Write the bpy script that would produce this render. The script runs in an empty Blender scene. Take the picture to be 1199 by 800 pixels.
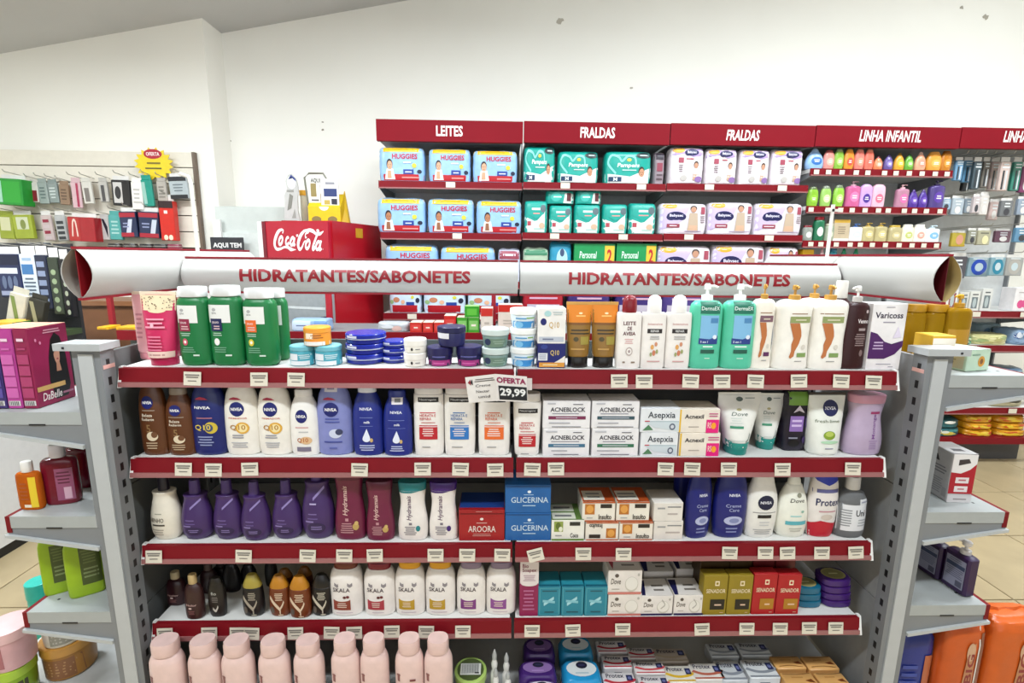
import bpy, math, random
from mathutils import Vector, Matrix
random.seed(7)
S = bpy.context.scene
COL = S.collection
PI = math.pi

# ------------------------------------------------------------------ camera
F = 570.0
YAW, PITCH, ROLL = (math.radians(a) for a in (-1.55, 10.0, 0.64))
EYE = Vector((-.044, -1.224, 1.48))
fw = Vector((-math.sin(YAW)*math.cos(PITCH), math.cos(YAW)*math.cos(PITCH), -math.sin(PITCH)))
r0 = Vector((math.cos(YAW), math.sin(YAW), 0))
u0 = r0.cross(fw)
rt = math.cos(ROLL)*r0+math.sin(ROLL)*u0
up = -math.sin(ROLL)*r0+math.cos(ROLL)*u0
cd = bpy.data.cameras.new('camera')
cam = bpy.data.objects.new('camera', cd)
COL.objects.link(cam)
cd.sensor_width = 36
cd.sensor_fit = 'HORIZONTAL'
cd.lens = 36*F/1199
cd.clip_start = .02
m3 = Matrix((rt, up, -fw)).transposed().to_4x4()
m3.translation = EYE
cam.matrix_world = m3
S.camera = cam

# ------------------------------------------------------------------ world, lights, exposure
wd = bpy.data.worlds.new('world')
S.world = wd
wd.use_nodes = True
bg = wd.node_tree.nodes['Background']
bg.inputs[0].default_value = (.95, .98, 1.0, 1)
bg.inputs[1].default_value = .30

def area(name, loc, rot, sx, sy, power, col=(.88, .95, 1)):
    l = bpy.data.lights.new(name, 'AREA')
    l.shape = 'RECTANGLE'
    l.size, l.size_y, l.energy, l.color = sx, sy, power, col
    o = bpy.data.objects.new(name, l)
    o.location, o.rotation_euler = loc, rot
    COL.objects.link(o)
for i, (x, y, z, p) in enumerate(((-1.3, -1.3, 2.95, 40), (1.3, -1.3, 3.1, 40), (-2.6, .55, 2.80, 48), (-.6, .55, 3.15, 52), (1.5, .55, 3.5, 60), (3.5, .55, 3.9, 72))):
    area('ceiling_tube_light', (x, y, z), (0, 0, 0), 1.25, .16, p)
area('shop_front_daylight', (.2, -5.2, 1.9), (math.radians(90), 0, 0), 5.5, 2.4, 40, (.95, .98, 1))
S.view_settings.view_transform = 'Standard'
S.view_settings.look = 'None'
S.view_settings.gamma = 1
S.view_settings.use_curve_mapping = False
S.view_settings.exposure = 0.4

# ------------------------------------------------------------------ pixel -> place on a real plane
def ray(px, py):
    return fw+rt*((px-599.5)/F)+up*((400-py)/F)
def W(px, py, Y):
    d = ray(px, py)
    return EYE+d*((Y-EYE.y)/d.y)
def G(px, py, z):
    d = ray(px, py)
    return EYE+d*((z-EYE.z)/d.z)

# ------------------------------------------------------------------ materials
def lin(h):
    h = h.lstrip('#')
    if len(h) == 3:
        h = ''.join(a+a for a in h)
    c = [int(h[i:i+2], 16)/255 for i in (0, 2, 4)]
    return tuple(x/12.92 if x <= .04045 else ((x+.055)/1.055)**2.4 for x in c)
MATS = {}
def mat(c, rough=.4, tr=0, metal=0, var=.06, scale=30, bump=0, emit=0, spec=.5):
    if not isinstance(c, str):
        return c
    k = (c, rough, tr, metal, var, scale, bump, spec)
    if k in MATS:
        return MATS[k]
    m = bpy.data.materials.new('m'+c)
    m.use_nodes = True
    nt = m.node_tree
    b = nt.nodes['Principled BSDF']
    r, g, bl = lin(c)
    b.inputs['Roughness'].default_value = rough
    b.inputs['Metallic'].default_value = metal
    b.inputs['Transmission Weight'].default_value = tr
    b.inputs['Specular IOR Level'].default_value = spec
    if tr:
        b.inputs['IOR'].default_value = 1.15
    if var:
        tc = nt.nodes.new('ShaderNodeTexCoord')
        n = nt.nodes.new('ShaderNodeTexNoise')
        n.inputs['Scale'].default_value = scale
        n.inputs['Detail'].default_value = 3
        nt.links.new(tc.outputs['Object'], n.inputs['Vector'])
        cr = nt.nodes.new('ShaderNodeValToRGB')
        cr.color_ramp.elements[0].position = .3
        cr.color_ramp.elements[1].position = .7
        cr.color_ramp.elements[0].color = (r*(1-var), g*(1-var), bl*(1-var), 1)
        cr.color_ramp.elements[1].color = (min(1, r*(1+var)), min(1, g*(1+var)), min(1, bl*(1+var)), 1)
        nt.links.new(n.outputs['Fac'], cr.inputs['Fac'])
        nt.links.new(cr.outputs['Color'], b.inputs['Base Color'])
        if bump:
            bp = nt.nodes.new('ShaderNodeBump')
            bp.inputs['Strength'].default_value = bump
            bp.inputs['Distance'].default_value = .004
            nt.links.new(n.outputs['Fac'], bp.inputs['Height'])
            nt.links.new(bp.outputs['Normal'], b.inputs['Normal'])
    else:
        b.inputs['Base Color'].default_value = (r, g, bl, 1)
    MATS[k] = m
    return m
WHITE, RED = '#ece9e4', '#a41624'
M_STEEL = mat('#7d8083', .42, var=.03, scale=8)
M_PANEL = mat('#606261', .55, var=.05, scale=5)  # grey darkened to stand in for the shade deep inside the shelves
M_SHELF = mat('#d9d8d4', .4, var=.03, scale=8)
M_RAIL = mat('#760f1a', .45, var=.05, scale=12, spec=.2)
M_LIP = mat('#94605f', .3, var=.04)  # pink paints in the bright streak reflected along the rail's lower edge
M_HEAD = mat('#7a0718', .6, var=.04, scale=4, spec=.15)
M_TAG = mat('#d6cebd', .5, var=.03)
M_INK = mat('#2a2a2c', .6, var=0)
M_BLACK = mat('#121214', .5, var=0)

# ------------------------------------------------------------------ mesh builder
def sgn(a): return -1 if a < 0 else 1
class MB:
    def __init__(s):
        s.v, s.f, s.m, s.ms = [], [], [], []
    def mi(s, m):
        m = mat(m)
        if m not in s.ms:
            s.ms.append(m)
        return s.ms.index(m)
    def add(s, vs, fs, m):
        o, k = len(s.v), s.mi(m)
        s.v += [tuple(v) for v in vs]
        for f in fs:
            s.f.append([i+o for i in f])
            s.m.append(k)
        return s
    def box(s, x0, y0, z0, x1, y1, z1, m):
        vs = [(x, y, z) for z in (z0, z1) for y in (y0, y1) for x in (x0, x1)]
        return s.add(vs, [(0, 2, 3, 1), (4, 5, 7, 6), (0, 1, 5, 4), (2, 6, 7, 3), (0, 4, 6, 2), (1, 3, 7, 5)], m)
    def hexa(s, bot, top, m):
        return s.add(list(bot)+list(top), [(3, 2, 1, 0), (4, 5, 6, 7), (0, 1, 5, 4), (1, 2, 6, 5), (2, 3, 7, 6), (3, 0, 4, 7)], m)
    def rings(s, rs, m, cap0=True, cap1=True):
        n = len(rs[0])
        vs = [p for r in rs for p in r]
        fs = []
        for k in range(len(rs)-1):
            for i in range(n):
                j = (i+1) % n
                fs.append((k*n+i, k*n+j, (k+1)*n+j, (k+1)*n+i))
        if cap0:
            fs.append(tuple(reversed(range(n))))
        if cap1:
            fs.append(tuple(range((len(rs)-1)*n, len(rs)*n)))
        return s.add(vs, fs, m)
    def loft(s, rs, m, N=20, c=(0, 0, 0)):
        out = []
        for r in rs:
            z, hw, hd = r[:3]
            n = r[3] if len(r) > 3 else 2
            dx, dy = (r[4], r[5]) if len(r) > 5 else (0, 0)
            ring = []
            for i in range(N):
                a = 2*PI*(i+.5)/N
                ca, sa = math.cos(a), math.sin(a)
                ring.append((c[0]+dx+hw*sgn(ca)*abs(ca)**(2/n), c[1]+dy+hd*sgn(sa)*abs(sa)**(2/n), c[2]+z))
            out.append(ring)
        return s.rings(out, m)
    def cbox(s, hw, hd, h, m, b=.0015, z=0, c=(0, 0)):
        def ring(i, zz):
            x, y = hw-i, hd-i
            q = b
            return [(c[0]+px, c[1]+py, zz) for px, py in ((x, -y+q), (x, y-q), (x-q, y), (-x+q, y), (-x, y-q), (-x, -y+q), (-x+q, -y), (x-q, -y))]
        return s.rings([ring(b, z), ring(0, z+b), ring(0, z+h-b), ring(b, z+h)], m)
    def tube(s, pts, r, m, N=8):
        pts = [Vector(p) for p in pts]
        rs = []
        for i, p in enumerate(pts):
            t = (pts[min(i+1, len(pts)-1)]-pts[max(i-1, 0)]).normalized()
            a = Vector((0, 0, 1)) if abs(t.z) < .9 else Vector((1, 0, 0))
            x = t.cross(a).normalized()
            y = t.cross(x)
            rs.append([p+(x*math.cos(2*PI*k/N)+y*math.sin(2*PI*k/N))*r for k in range(N)])
        return s.rings(rs, m)
    def build(s, name, parent=None, loc=(0, 0, 0), rz=0, smooth=True, rot=None):
        me = bpy.data.meshes.new(name)
        me.from_pydata(s.v, [], s.f)
        for m in s.ms:
            me.materials.append(m)
        me.polygons.foreach_set('material_index', s.m)
        if smooth:
            me.shade_smooth()
            me.set_sharp_from_angle(angle=math.radians(38))
        o = bpy.data.objects.new(name, me)
        COL.objects.link(o)
        o.location = loc
        o.rotation_euler = rot if rot else (0, 0, rz)
        if parent:
            o.parent = parent
        return o
def tag(o, label, cat, group=None):
    o['label'], o['category'] = label, cat
    if group:
        o['group'] = group
    return o
def thing(name, label, cat, loc=(0, 0, 0), rz=0, group=None, rot=None):
    o = bpy.data.objects.new(name, None)
    o.empty_display_size = .02
    COL.objects.link(o)
    o.location = loc
    o.rotation_euler = rot if rot else (0, 0, rz)
    return tag(o, label, cat, group)
def struct(o):
    o['kind'] = 'structure'
    return o
def xbox(name, parent, a, b, m, **k):
    return MB().box(*a, *b, m).build(name, parent, smooth=False, **k)

# ------------------------------------------------------------------ print on surfaces
TXT = {}
def text_geo(s, bold=1, shear=0):
    k = (s, bold, shear)
    if k not in TXT:
        c = bpy.data.curves.new('t', 'FONT')
        c.body = s
        c.size = 1
        c.offset = .018*bold
        c.shear = shear
        c.resolution_u = 2
        c.fill_mode = 'FRONT'
        o = bpy.data.objects.new('t', c)
        me = bpy.data.meshes.new_from_object(o)
        vs = [(v.co.x, v.co.y) for v in me.vertices]
        fs = [tuple(p.vertices) for p in me.polygons]
        bpy.data.objects.remove(o)
        bpy.data.curves.remove(c)
        bpy.data.meshes.remove(me)
        x0, x1 = min(v[0] for v in vs), max(v[0] for v in vs)
        y0, y1 = min(v[1] for v in vs), max(v[1] for v in vs)
        TXT[k] = ([((x-x0)/(x1-x0), (y-y0)/(y1-y0)) for x, y in vs], fs)
    return TXT[k]
def catmull(pts, k=6):
    out = []
    n = len(pts)
    for i in range(n-1):
        p0, p1, p2, p3 = pts[max(i-1, 0)], pts[i], pts[i+1], pts[min(i+2, n-1)]
        for j in range(k):
            t = j/k
            out.append(tuple(.5*((2*b)+(c-a)*t+(2*a-5*b+4*c-d)*t*t+(-a+3*b-3*c+d)*t**3) for a, b, c, d in zip(p0, p1, p2, p3)))
    out.append(tuple(pts[-1]))
    return out
# decal items; u in -1..1 across, v in 0..1 up
def R(u0, v0, u1, v1, c): return ('R', c, u0, v0, u1, v1)
def El(u, v, ru, rv, c, a0=0, a1=360): return ('E', c, u, v, ru, rv, a0, a1)
def T(s, u0, v0, u1, v1, c, bold=1, shear=0, rot=0): return ('T', c, u0, v0, u1, v1, s, bold, shear, rot)
def L(u0, v0, u1, v1, n, c): return ('L', c, u0, v0, u1, v1, n)
def P(c, *pts): return ('P', c, pts)
def K(c, w, *pts):
    out = []
    for p in pts:
        q = p[2] if len(p) > 2 else w
        out.append((p[0], p[1])+(q if isinstance(q, tuple) else (q, q)))
    return ('K', c, w, out)
def decal_geo(it):
    k = it[0]
    if k == 'R':
        u0, v0, u1, v1 = it[2:]
        nx, nz = 8, 5
        vs = [(u0+(u1-u0)*i/nx, v0+(v1-v0)*j/nz) for j in range(nz+1) for i in range(nx+1)]
        fs = [(j*(nx+1)+i, j*(nx+1)+i+1, (j+1)*(nx+1)+i+1, (j+1)*(nx+1)+i) for j in range(nz) for i in range(nx)]
        return vs, fs
    if k == 'E':
        u, v, ru, rv, a0, a1 = it[2:]
        n = 18
        vs, fs = [(u, v)], []
        full = a1-a0 >= 360
        for rr in (.5, 1):
            vs += [(u+ru*rr*math.cos(math.radians(a0+(a1-a0)*i/n)), v+rv*rr*math.sin(math.radians(a0+(a1-a0)*i/n))) for i in range(n+1)]
        for i in range(n):
            fs += [(0, 1+i, 2+i), (1+i, n+2+i, n+3+i, 2+i)]
        return vs, fs
    if k == 'T':
        u0, v0, u1, v1, s, bold, shear, rot = it[2:]
        vs, fs = text_geo(s, bold, shear)
        if rot == 90:
            return [(u0+(u1-u0)*(1-y), v0+(v1-v0)*x) for x, y in vs], fs
        if rot == 180:
            return [(u0+(u1-u0)*(1-x), v0+(v1-v0)*(1-y)) for x, y in vs], fs
        return [(u0+(u1-u0)*x, v0+(v1-v0)*y) for x, y in vs], fs
    if k == 'L':
        u0, v0, u1, v1, n = it[2:]
        vs, fs = [], []
        h = (v1-v0)/n
        for i in range(n):
            w = random.uniform(.68, 1)
            mid, hw = (u0+u1)/2, (u1-u0)/2*w
            a, b = mid-hw, mid+hw
            q = 4
            o = len(vs)
            for j in range(q+1):
                vs += [(a+(b-a)*j/q, v0+h*(i+.28)), (a+(b-a)*j/q, v0+h*(i+.72))]
            fs += [(o+2*j, o+2*j+2, o+2*j+3, o+2*j+1) for j in range(q)]
        return vs, fs
    if k == 'P':
        pts = it[2]
        cx, cy = sum(p[0] for p in pts)/len(pts), sum(p[1] for p in pts)/len(pts)
        return [(cx, cy)]+list(pts), [(0, 1+i, 1+(i+1) % len(pts)) for i in range(len(pts))]
    if k == 'K':
        w, pts = it[2], it[3]
        pl = catmull(list(pts), 6)
        vs, fs = [], []
        for i, p in enumerate(pl):
            a, b = pl[max(i-1, 0)], pl[min(i+1, len(pl)-1)]
            dx, dy = b[0]-a[0], (b[1]-a[1])
            l = math.hypot(dx, dy) or 1
            wx, wy = p[2], p[3]
            vs += [(p[0]-dy/l*wx, p[1]+dx/l*wy), (p[0]+dy/l*wx, p[1]-dx/l*wy)]
        fs = [(2*i+1, 2*i+3, 2*i+2, 2*i) for i in range(len(pl)-1)]
        return vs, fs
def refine(vs, fs, sx, sy, m):
    tris = [(f[0], f[i], f[i+1]) for f in fs for i in range(1, len(f)-1)]
    vs, out, mid = list(vs), [], {}
    d = lambda a, b: math.hypot((vs[a][0]-vs[b][0])*sx, (vs[a][1]-vs[b][1])*sy)
    st = [(t, 0) for t in tris]
    while st:
        t, k = st.pop()
        e = sorted(((d(t[i], t[(i+1) % 3]), i) for i in range(3)), reverse=True)[0]
        if e[0] <= m or k > 14:
            out.append(t)
            continue
        i = e[1]
        a, b, c = t[i], t[(i+1) % 3], t[(i+2) % 3]
        q = (min(a, b), max(a, b))
        if q not in mid:
            mid[q] = len(vs)
            vs.append(((vs[a][0]+vs[b][0])/2, (vs[a][1]+vs[b][1])/2))
        st += [((a, mid[q], c), k+1), ((mid[q], b, c), k+1)]
    return vs, out
def decals(parent, mp, HW, H, items, name='printed_label', rough=.4, eps=.0005, fine=0):
    if not items:
        return
    mb = MB()
    e = eps
    for it in items:
        vs, fs = decal_geo(it)
        if fine and it[0] in 'PTEK':
            vs, fs = refine(vs, fs, HW, H, fine)
        mb.add([mp(u*HW, v*H, e) for u, v in vs], fs, mat(it[1], rough, var=0))
        e += .00012
    return mb.build(name, parent, smooth=True)

class Body:
    """lofted body with a known front surface"""
    def __init__(s, rs, n=2.4, smooth=True):
        s.rs = [tuple(r) for r in rs]
        if smooth:                       # heights run evenly between the given rings, only the widths are smoothed
            c, out = catmull(rs, 4), []
            for i, r in enumerate(c):
                k, f = divmod(i, 4)
                z = rs[k][0]+(rs[min(k+1, len(rs)-1)][0]-rs[k][0])*f/4
                out.append((z, r[1], r[2]))
            s.rs = out
        s.n = n
    def at(s, z):
        rs = s.rs
        if z <= rs[0][0]:
            return rs[0][1], rs[0][2]
        for a, b in zip(rs, rs[1:]):
            if a[0] <= z <= b[0] and b[0] > a[0]:
                t = (z-a[0])/(b[0]-a[0])
                return a[1]+(b[1]-a[1])*t, a[2]+(b[2]-a[2])*t
        return rs[-1][1], rs[-1][2]
    def front(s, x, z, e):
        z = min(max(z, .002), s.rs[-1][0])
        hw, hd = s.at(z)
        t = max(-.985, min(.985, x/hw))
        return (t*hw, -hd*(1-abs(t)**s.n)**(1/s.n)-e, z)
    def mesh(s, mb, m, N=20):
        mb.loft([(z, a, b, s.n) for z, a, b in s.rs], m, N)
        return mb

# ------------------------------------------------------------------ product builders
def locate(x0, x1, yt, z0, Y):
    """where a thing whose outline spans those columns stands on a shelf of height z0, and its size"""
    xc = (x0+x1)/2
    w = (W(x1, (yt+430)/2 if yt < 430 else yt+40, Y)-W(x0, (yt+430)/2 if yt < 430 else yt+40, Y)).x
    return W(xc, yt, Y), w
def ground(x0, x1, yb, z0, Y):
    """half width and centre x measured at the foot of the thing"""
    # image row of (.., Y, z0)
    p = Vector((0, Y, z0))-EYE
    d = p.dot(fw)
    row = 400-F*p.dot(up)/d
    return W(x0, row, Y).x, W(x1, row, Y).x

SH = {}
# name: (body [(v, w)], n, depth ratio, caps [(part, [(v, w)], n, depth)])
SH['jarcap'] = ([(0, .8), (.02, .93), (.08, 1), (.45, 1), (.74, 1), (.82, .95), (.865, .8), (.87, .74)], 2.6, .72, [('cap', [(.872, .8), (.88, .84), (.985, .84), (1, .8)], 2.4, .72)])
SH['lotion'] = ([(0, .88), (.015, .95), (.1, 1), (.4, 1), (.62, .96), (.78, .82), (.86, .66), (.9, .58)], 2.3, .58, [('cap', [(.9, .56), (.905, .6), (.98, .58), (1, .52)], 2.3, .6)])
SH['flatcap'] = ([(0, .9), (.015, .96), (.2, 1), (.8, 1), (.9, .985), (.905, .97)], 3.2, .55, [('cap', [(.906, .9), (.91, .93), (.99, .93), (1, .88)], 3.2, .55)])
SH['taper'] = ([(0, .8), (.02, .86), (.3, .92), (.6, .97), (.84, 1), (.87, .98)], 3, .55, [('cap', [(.872, .9), (.88, .92), (.99, .9), (1, .86)], 3, .55)])
SH['dome'] = ([(0, .92), (.02, .97), (.1, 1), (.6, 1), (.74, .98), (.765, .93)], 4, .5, [('cap', [(.767, .56), (.775, .58), (.86, .57), (.93, .55), (.98, .4), (1, .15)], 2.2, .8)])
SH['pump'] = ([(0, .9), (.015, .97), (.06, 1), (.45, 1), (.68, 1), (.76, .94), (.8, .72), (.81, .4)], 2.5, .58, [('collar', [(.805, .3), (.81, .34), (.87, .34), (.875, .26)], 2, 1.0)])
SH['hour'] = ([(0, .97), (.015, 1), (.12, .99), (.35, .93), (.6, .98), (.74, 1), (.79, .92), (.82, .7), (.83, .35)], 2.6, .52, [('collar', [(.825, .26), (.83, .3), (.88, .3), (.885, .22)], 2, 1.0)])
SH['wrap'] = ([(0, .72), (.015, .8), (.1, .95), (.25, 1), (.42, .94), (.6, .78), (.7, .7), (.755, .74), (.765, .68), (.77, .4)], 2.2, .7, [('cap', [(.76, .33), (.765, .35), (.97, .31), (1, .28)], 2.2, .9)])
SH['wave'] = ([(0, .88), (.015, .95), (.12, 1), (.3, .98), (.5, .86), (.66, .8), (.84, .88), (.86, .9)], 2.6, .55, [('cap', [(.862, .9), (.9, .92), (.985, .94), (1, .88)], 2.6, .55)])
SH['hotel'] = ([(0, .9), (.015, .97), (.15, 1), (.5, 1), (.72, .97), (.84, .84), (.885, .72)], 2.6, .55, [('cap', [(.887, .7), (.9, .72), (.98, .72), (1, .68)], 2.6, .6)])
SH['shower'] = ([(0, .82), (.02, .88), (.25, .98), (.45, 1), (.7, .93), (.87, .74), (.9, .7)], 2.4, .55, [('cap', [(.9, .7), (.97, .64), (1, .6)], 2.4, .55)])
SH['talc'] = ([(0, .93), (.01, .98), (.05, 1), (.5, 1), (.7, 1), (.78, .96), (.84, .82), (.86, .7)], 2.4, .8, [('cap', [(.86, .72), (.87, .74), (.975, .74), (1, .7)], 2.4, .82)])
SH['oil'] = ([(0, .85), (.02, .95), (.12, 1), (.4, 1), (.62, .93), (.74, .72), (.79, .42)], 2.2, .62, [('cap', [(.79, .4), (.8, .44), (.98, .42), (1, .38)], 2.2, .8)])
SH['silic'] = ([(0, .8), (.02, .9), (.15, 1), (.45, .98), (.7, .9), (.71, .86)], 2.3, .6, [('cap', [(.712, .86), (.75, .88), (.88, .66), (.97, .5), (1, .4)], 2.2, .62)])
SH['drop'] = ([(0, .8), (.03, .9), (.2, 1), (.4, .97), (.65, .78), (.82, .5), (.84, .42)], 2.2, .6, [('cap', [(.84, .4), (.9, .36), (.97, .24), (1, .12)], 2.2, .7)])
SH['oval'] = ([(0, .78), (.03, .86), (.2, .96), (.5, 1), (.75, .9), (.86, .76)], 2.3, .55, [('cap', [(.862, .7), (.95, .62), (1, .5)], 2.3, .6)])

def pumphead(mb, z, h, s, m, dirx=1):
    """nozzle pump above a collar"""
    mb.loft([(z, s*.35, s*.35, 2), (z+h*.55, s*.35, s*.35, 2)], m, 10)
    mb.loft([(z+h*.5, s*.8, s*.8, 2), (z+h*.9, s*.75, s*.75, 2), (z+h, s*.5, s*.5, 2)], m, 12)
    mb.tube([(0, 0, z+h*.8), (dirx*s*1.4, -s*(.4 if dirx else 1.2), z+h*.84), (dirx*s*2.2, -s*(.6 if dirx else 1.7), z+h*.7)], s*.28, m, 8)

def bottle(label, x0, x1, yt, z, shape, col, items=(), Yf=.03, cap=None, name='lotion_bottle', cat='bottle', group=None, H=None, pump=None, rough=.35, tr=0, d=None, rz=0, dirx=1, lname='printed_label', plain=False):
    body, n, dr, caps = SH[shape]
    Yf = Yf*.45 if 0 < Yf < .045 else Yf
    dr = d or dr
    a, b = ground(x0, x1, None, z, Yf+.03)
    hw = (b-a)/2
    Y = Yf+hw*dr
    a, b = ground(x0, x1, None, z, Y)
    hw, X = (b-a)/2, (a+b)/2
    if H is None:
        H = W((x0+x1)/2, yt, Y).z-z
    for zz, hm in ((SZ[1], .214), (SZ[2], .219), (SZ[3], .208)):
        if abs(z-zz) < .001:
            H = min(H, hm)
    t = thing(name, label, cat, (X, Y, z), rz, group)
    B = Body([(v*H, w*hw, w*hw*dr) for v, w in body], n)
    B.mesh(MB(), mat(col, rough, tr)).build('body', t)
    for pn, cr, cn, cdr in caps:
        mb = MB().loft([(v*H, w*hw, w*hw*cdr, cn) for v, w in cr], mat(cap or col, .3), 18)
        mb.build(pn, t)
    if pump:
        z0 = caps[0][1][-1][0]*H
        mb = MB()
        pumphead(mb, z0, H-z0, hw*(.26 if dirx else .2), mat(pump, .25), dirx)
        mb.build('pump', t)
    decals(t, B.front, hw, H, items, lname, fine=.009)
    t['_h'] = H
    return t
def carton(label, x0, x1, yt, z, depth, col, items=(), Yf=.03, name='soap_carton', cat='carton', group=None, H=None, top=(), left=(), right=(), rz=0, rough=.45, X=None, bev=.0012):
    Yf = Yf*.5 if 0 < Yf < .045 else Yf
    a, b = ground(x0, x1, None, z, Yf)
    hw = (b-a)/2
    Xc = (a+b)/2 if X is None else X
    if H is None:
        H = W((x0+x1)/2, yt, Yf).z-z
    hd = depth/2
    t = thing(name, label, cat, (Xc, Yf+hd, z), rz, group)
    MB().cbox(hw, hd, H, mat(col, rough), bev).build('box', t)
    decals(t, lambda x, zz, e: (x, -hd-e, zz), hw*.985, H, items, 'printed_front')
    decals(t, lambda x, zz, e: (x, -hd+zz, H+e), hw*.98, depth, top, 'printed_top')
    decals(t, lambda x, zz, e: (hw+e, x, zz), hd*.98, H, right, 'printed_side')
    decals(t, lambda x, zz, e: (-hw-e, -x, zz), hd*.98, H, left, 'printed_side')
    return t
def ztop(t):
    return t.location.z+max((t_.dimensions.z for t_ in t.children), default=0)
def jar(label, x0, x1, y0, z, H, col, lid, items=(), Yf=.03, lidf=.35, name='cream_jar', cat='jar', group=None, tr=0, taper=.9, lidw=1.0, liditems=()):
    Yf = Yf*.5 if 0 < Yf < .045 else Yf
    a, b = ground(x0, x1, None, z, Yf+.03)
    hw = (b-a)/2
    Y = Yf+hw
    a, b = ground(x0, x1, None, z, Y)
    hw, X = (b-a)/2, (a+b)/2
    t = thing(name, label, cat, (X, Y, z), 0, group)
    hb = H*(1-lidf)
    B = Body([(0, hw*taper*.93, hw*taper*.93), (hb*.06, hw*taper, hw*taper), (hb*.9, hw*.97, hw*.97), (hb, hw*.95, hw*.95)], 2, False)
    B.mesh(MB(), mat(col, .3, tr), 24).build('body', t)
    MB().loft([(hb, hw*lidw*.97, hw*lidw*.97), (hb+.001, hw*lidw, hw*lidw), (H-.002, hw*lidw, hw*lidw), (H, hw*lidw*.94, hw*lidw*.94)], mat(lid, .3), 24).build('lid', t)
    decals(t, B.front, hw, H, items, fine=.009)
    BL = Body([(hb, hw*lidw, hw*lidw), (H, hw*lidw, hw*lidw)], 2, False)
    decals(t, lambda x, zz, e: BL.front(x, zz, e), hw, H, liditems, 'lid_print')
    return t
def tin(label, x0, x1, z, H, Yf, group):
    a, b = ground(x0, x1, None, z, Yf+.03)
    hw = (b-a)/2
    t = thing('cream_tin', label, 'tin', ((a+b)/2, Yf+hw, z), 0, group)
    MB().loft([(0, hw*.9, hw*.9), (.002, hw*.96, hw*.96), (H*.5, hw*.97, hw*.97)], mat('#14207e', .25), 26).build('base', t)
    MB().loft([(H*.45, hw*.985, hw*.985), (H*.5, hw, hw), (H*.9, hw, hw), (H, hw*.95, hw*.95)], mat('#1a2a96', .22), 26).build('lid', t)
    MB().loft([(H*.46, hw*1.004, hw*1.004), (H*.56, hw*1.004, hw*1.004)], mat('#aeb6cf', .2, metal=.3), 26).build('rim', t)
    B = Body([(0, hw*1.003, hw*1.003), (H, hw*1.003, hw*1.003)], 2, False)
    decals(t, B.front, hw, H, [R(-.75, .62, -.2, .85, '#c9cde0')])
    return t
def tube_pack(label, x0, x1, yt, z, col, capcol, items, Yf=.03, capf=.1, group=None, name='cream_tube', capw=.72, H=None, tr=0, topw=1.0, crimp='#e9d9c0', lean=0, waist=None):
    Yf = Yf*.5 if 0 < Yf < .045 else Yf
    a, b = ground(x0, x1, None, z, Yf+.02)
    hw, X = (b-a)/2, (a+b)/2
    Y = Yf+hw*.62
    if H is None:
        H = W((x0+x1)/2, yt, Y).z-z
    t = thing(name, label, 'tube', (X, Y, z), 0, group)
    c = capf*H
    MB().loft([(0, hw*capw*.95, hw*.55), (.002, hw*capw, hw*.58), (c*.95, hw*capw, hw*.58), (c, hw*capw*.94, hw*.55)], mat(capcol, .3), 18).build('cap', t)
    B = Body([(c, hw*capw, hw*.58), (c+H*.03, hw*(capw+.03), hw*.6), (c+(H-c)*.4, hw*((capw+1)/2+.01), hw*.46), (c+(H-c)*.75, hw*.97, hw*.26), (H*.955, hw, hw*.07), (H*.96, hw, hw*.045)], 2.3)
    B.mesh(MB(), mat(col, .35, tr)).build('body', t)
    MB().box(-hw, -.0016, H*.955, hw, .0016, H, crimp).build('crimp', t, smooth=False)
    decals(t, B.front, hw, H, items, fine=.009)
    return t
def pack(label, x0, x1, yt, z, Yf, depth, col, items, name='diaper_pack', cat='pack', group=None, H=None, side=None, n=5, jit=.0015, flap=True, rz=0):
    """soft plastic pack"""
    a, b = ground(x0, x1, None, z, Yf)
    hw, X, hd = (b-a)/2, (a+b)/2, depth/2
    if H is None:
        H = W((x0+x1)/2, yt, Yf+hd*.3).z-z
    t = thing(name, label, cat, (X, Yf+hd, z), rz, group)
    B = Body([(0, hw*.93, hd*.9), (H*.03, hw*.97, hd*.96), (H*.2, hw, hd), (H*.6, hw, hd), (H*.88, hw*.985, hd*.97), (H*.96, hw*.95, hd*.8), (H, hw*.9, hd*.45)], n)
    mb = B.mesh(MB(), mat(col, .3, bump=.25, scale=25), 24)
    mb.v = [(x+random.uniform(-jit, jit), y+random.uniform(-jit, jit), zz if zz < .014 else zz+random.uniform(-jit, jit)) for x, y, zz in mb.v]
    mb.build('wrapper', t)
    if flap:
        vs, fs = [], []
        k = 8
        for i in range(k+1):
            x = -hw*.8+1.6*hw*i/k
            vs += [(x, -.004+.006*math.sin(i*2.1), H-.004), (x, .004*math.cos(i*1.7), H+.007+.003*math.sin(i*1.3))]
        fs = [(2*i, 2*i+2, 2*i+3, 2*i+1) for i in range(k)]
        MB().add(vs, fs, mat(col, .3)).build('seam', t)
    decals(t, B.front, hw, H, items, 'printed_front', eps=.0022, fine=.03)
    return t

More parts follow.
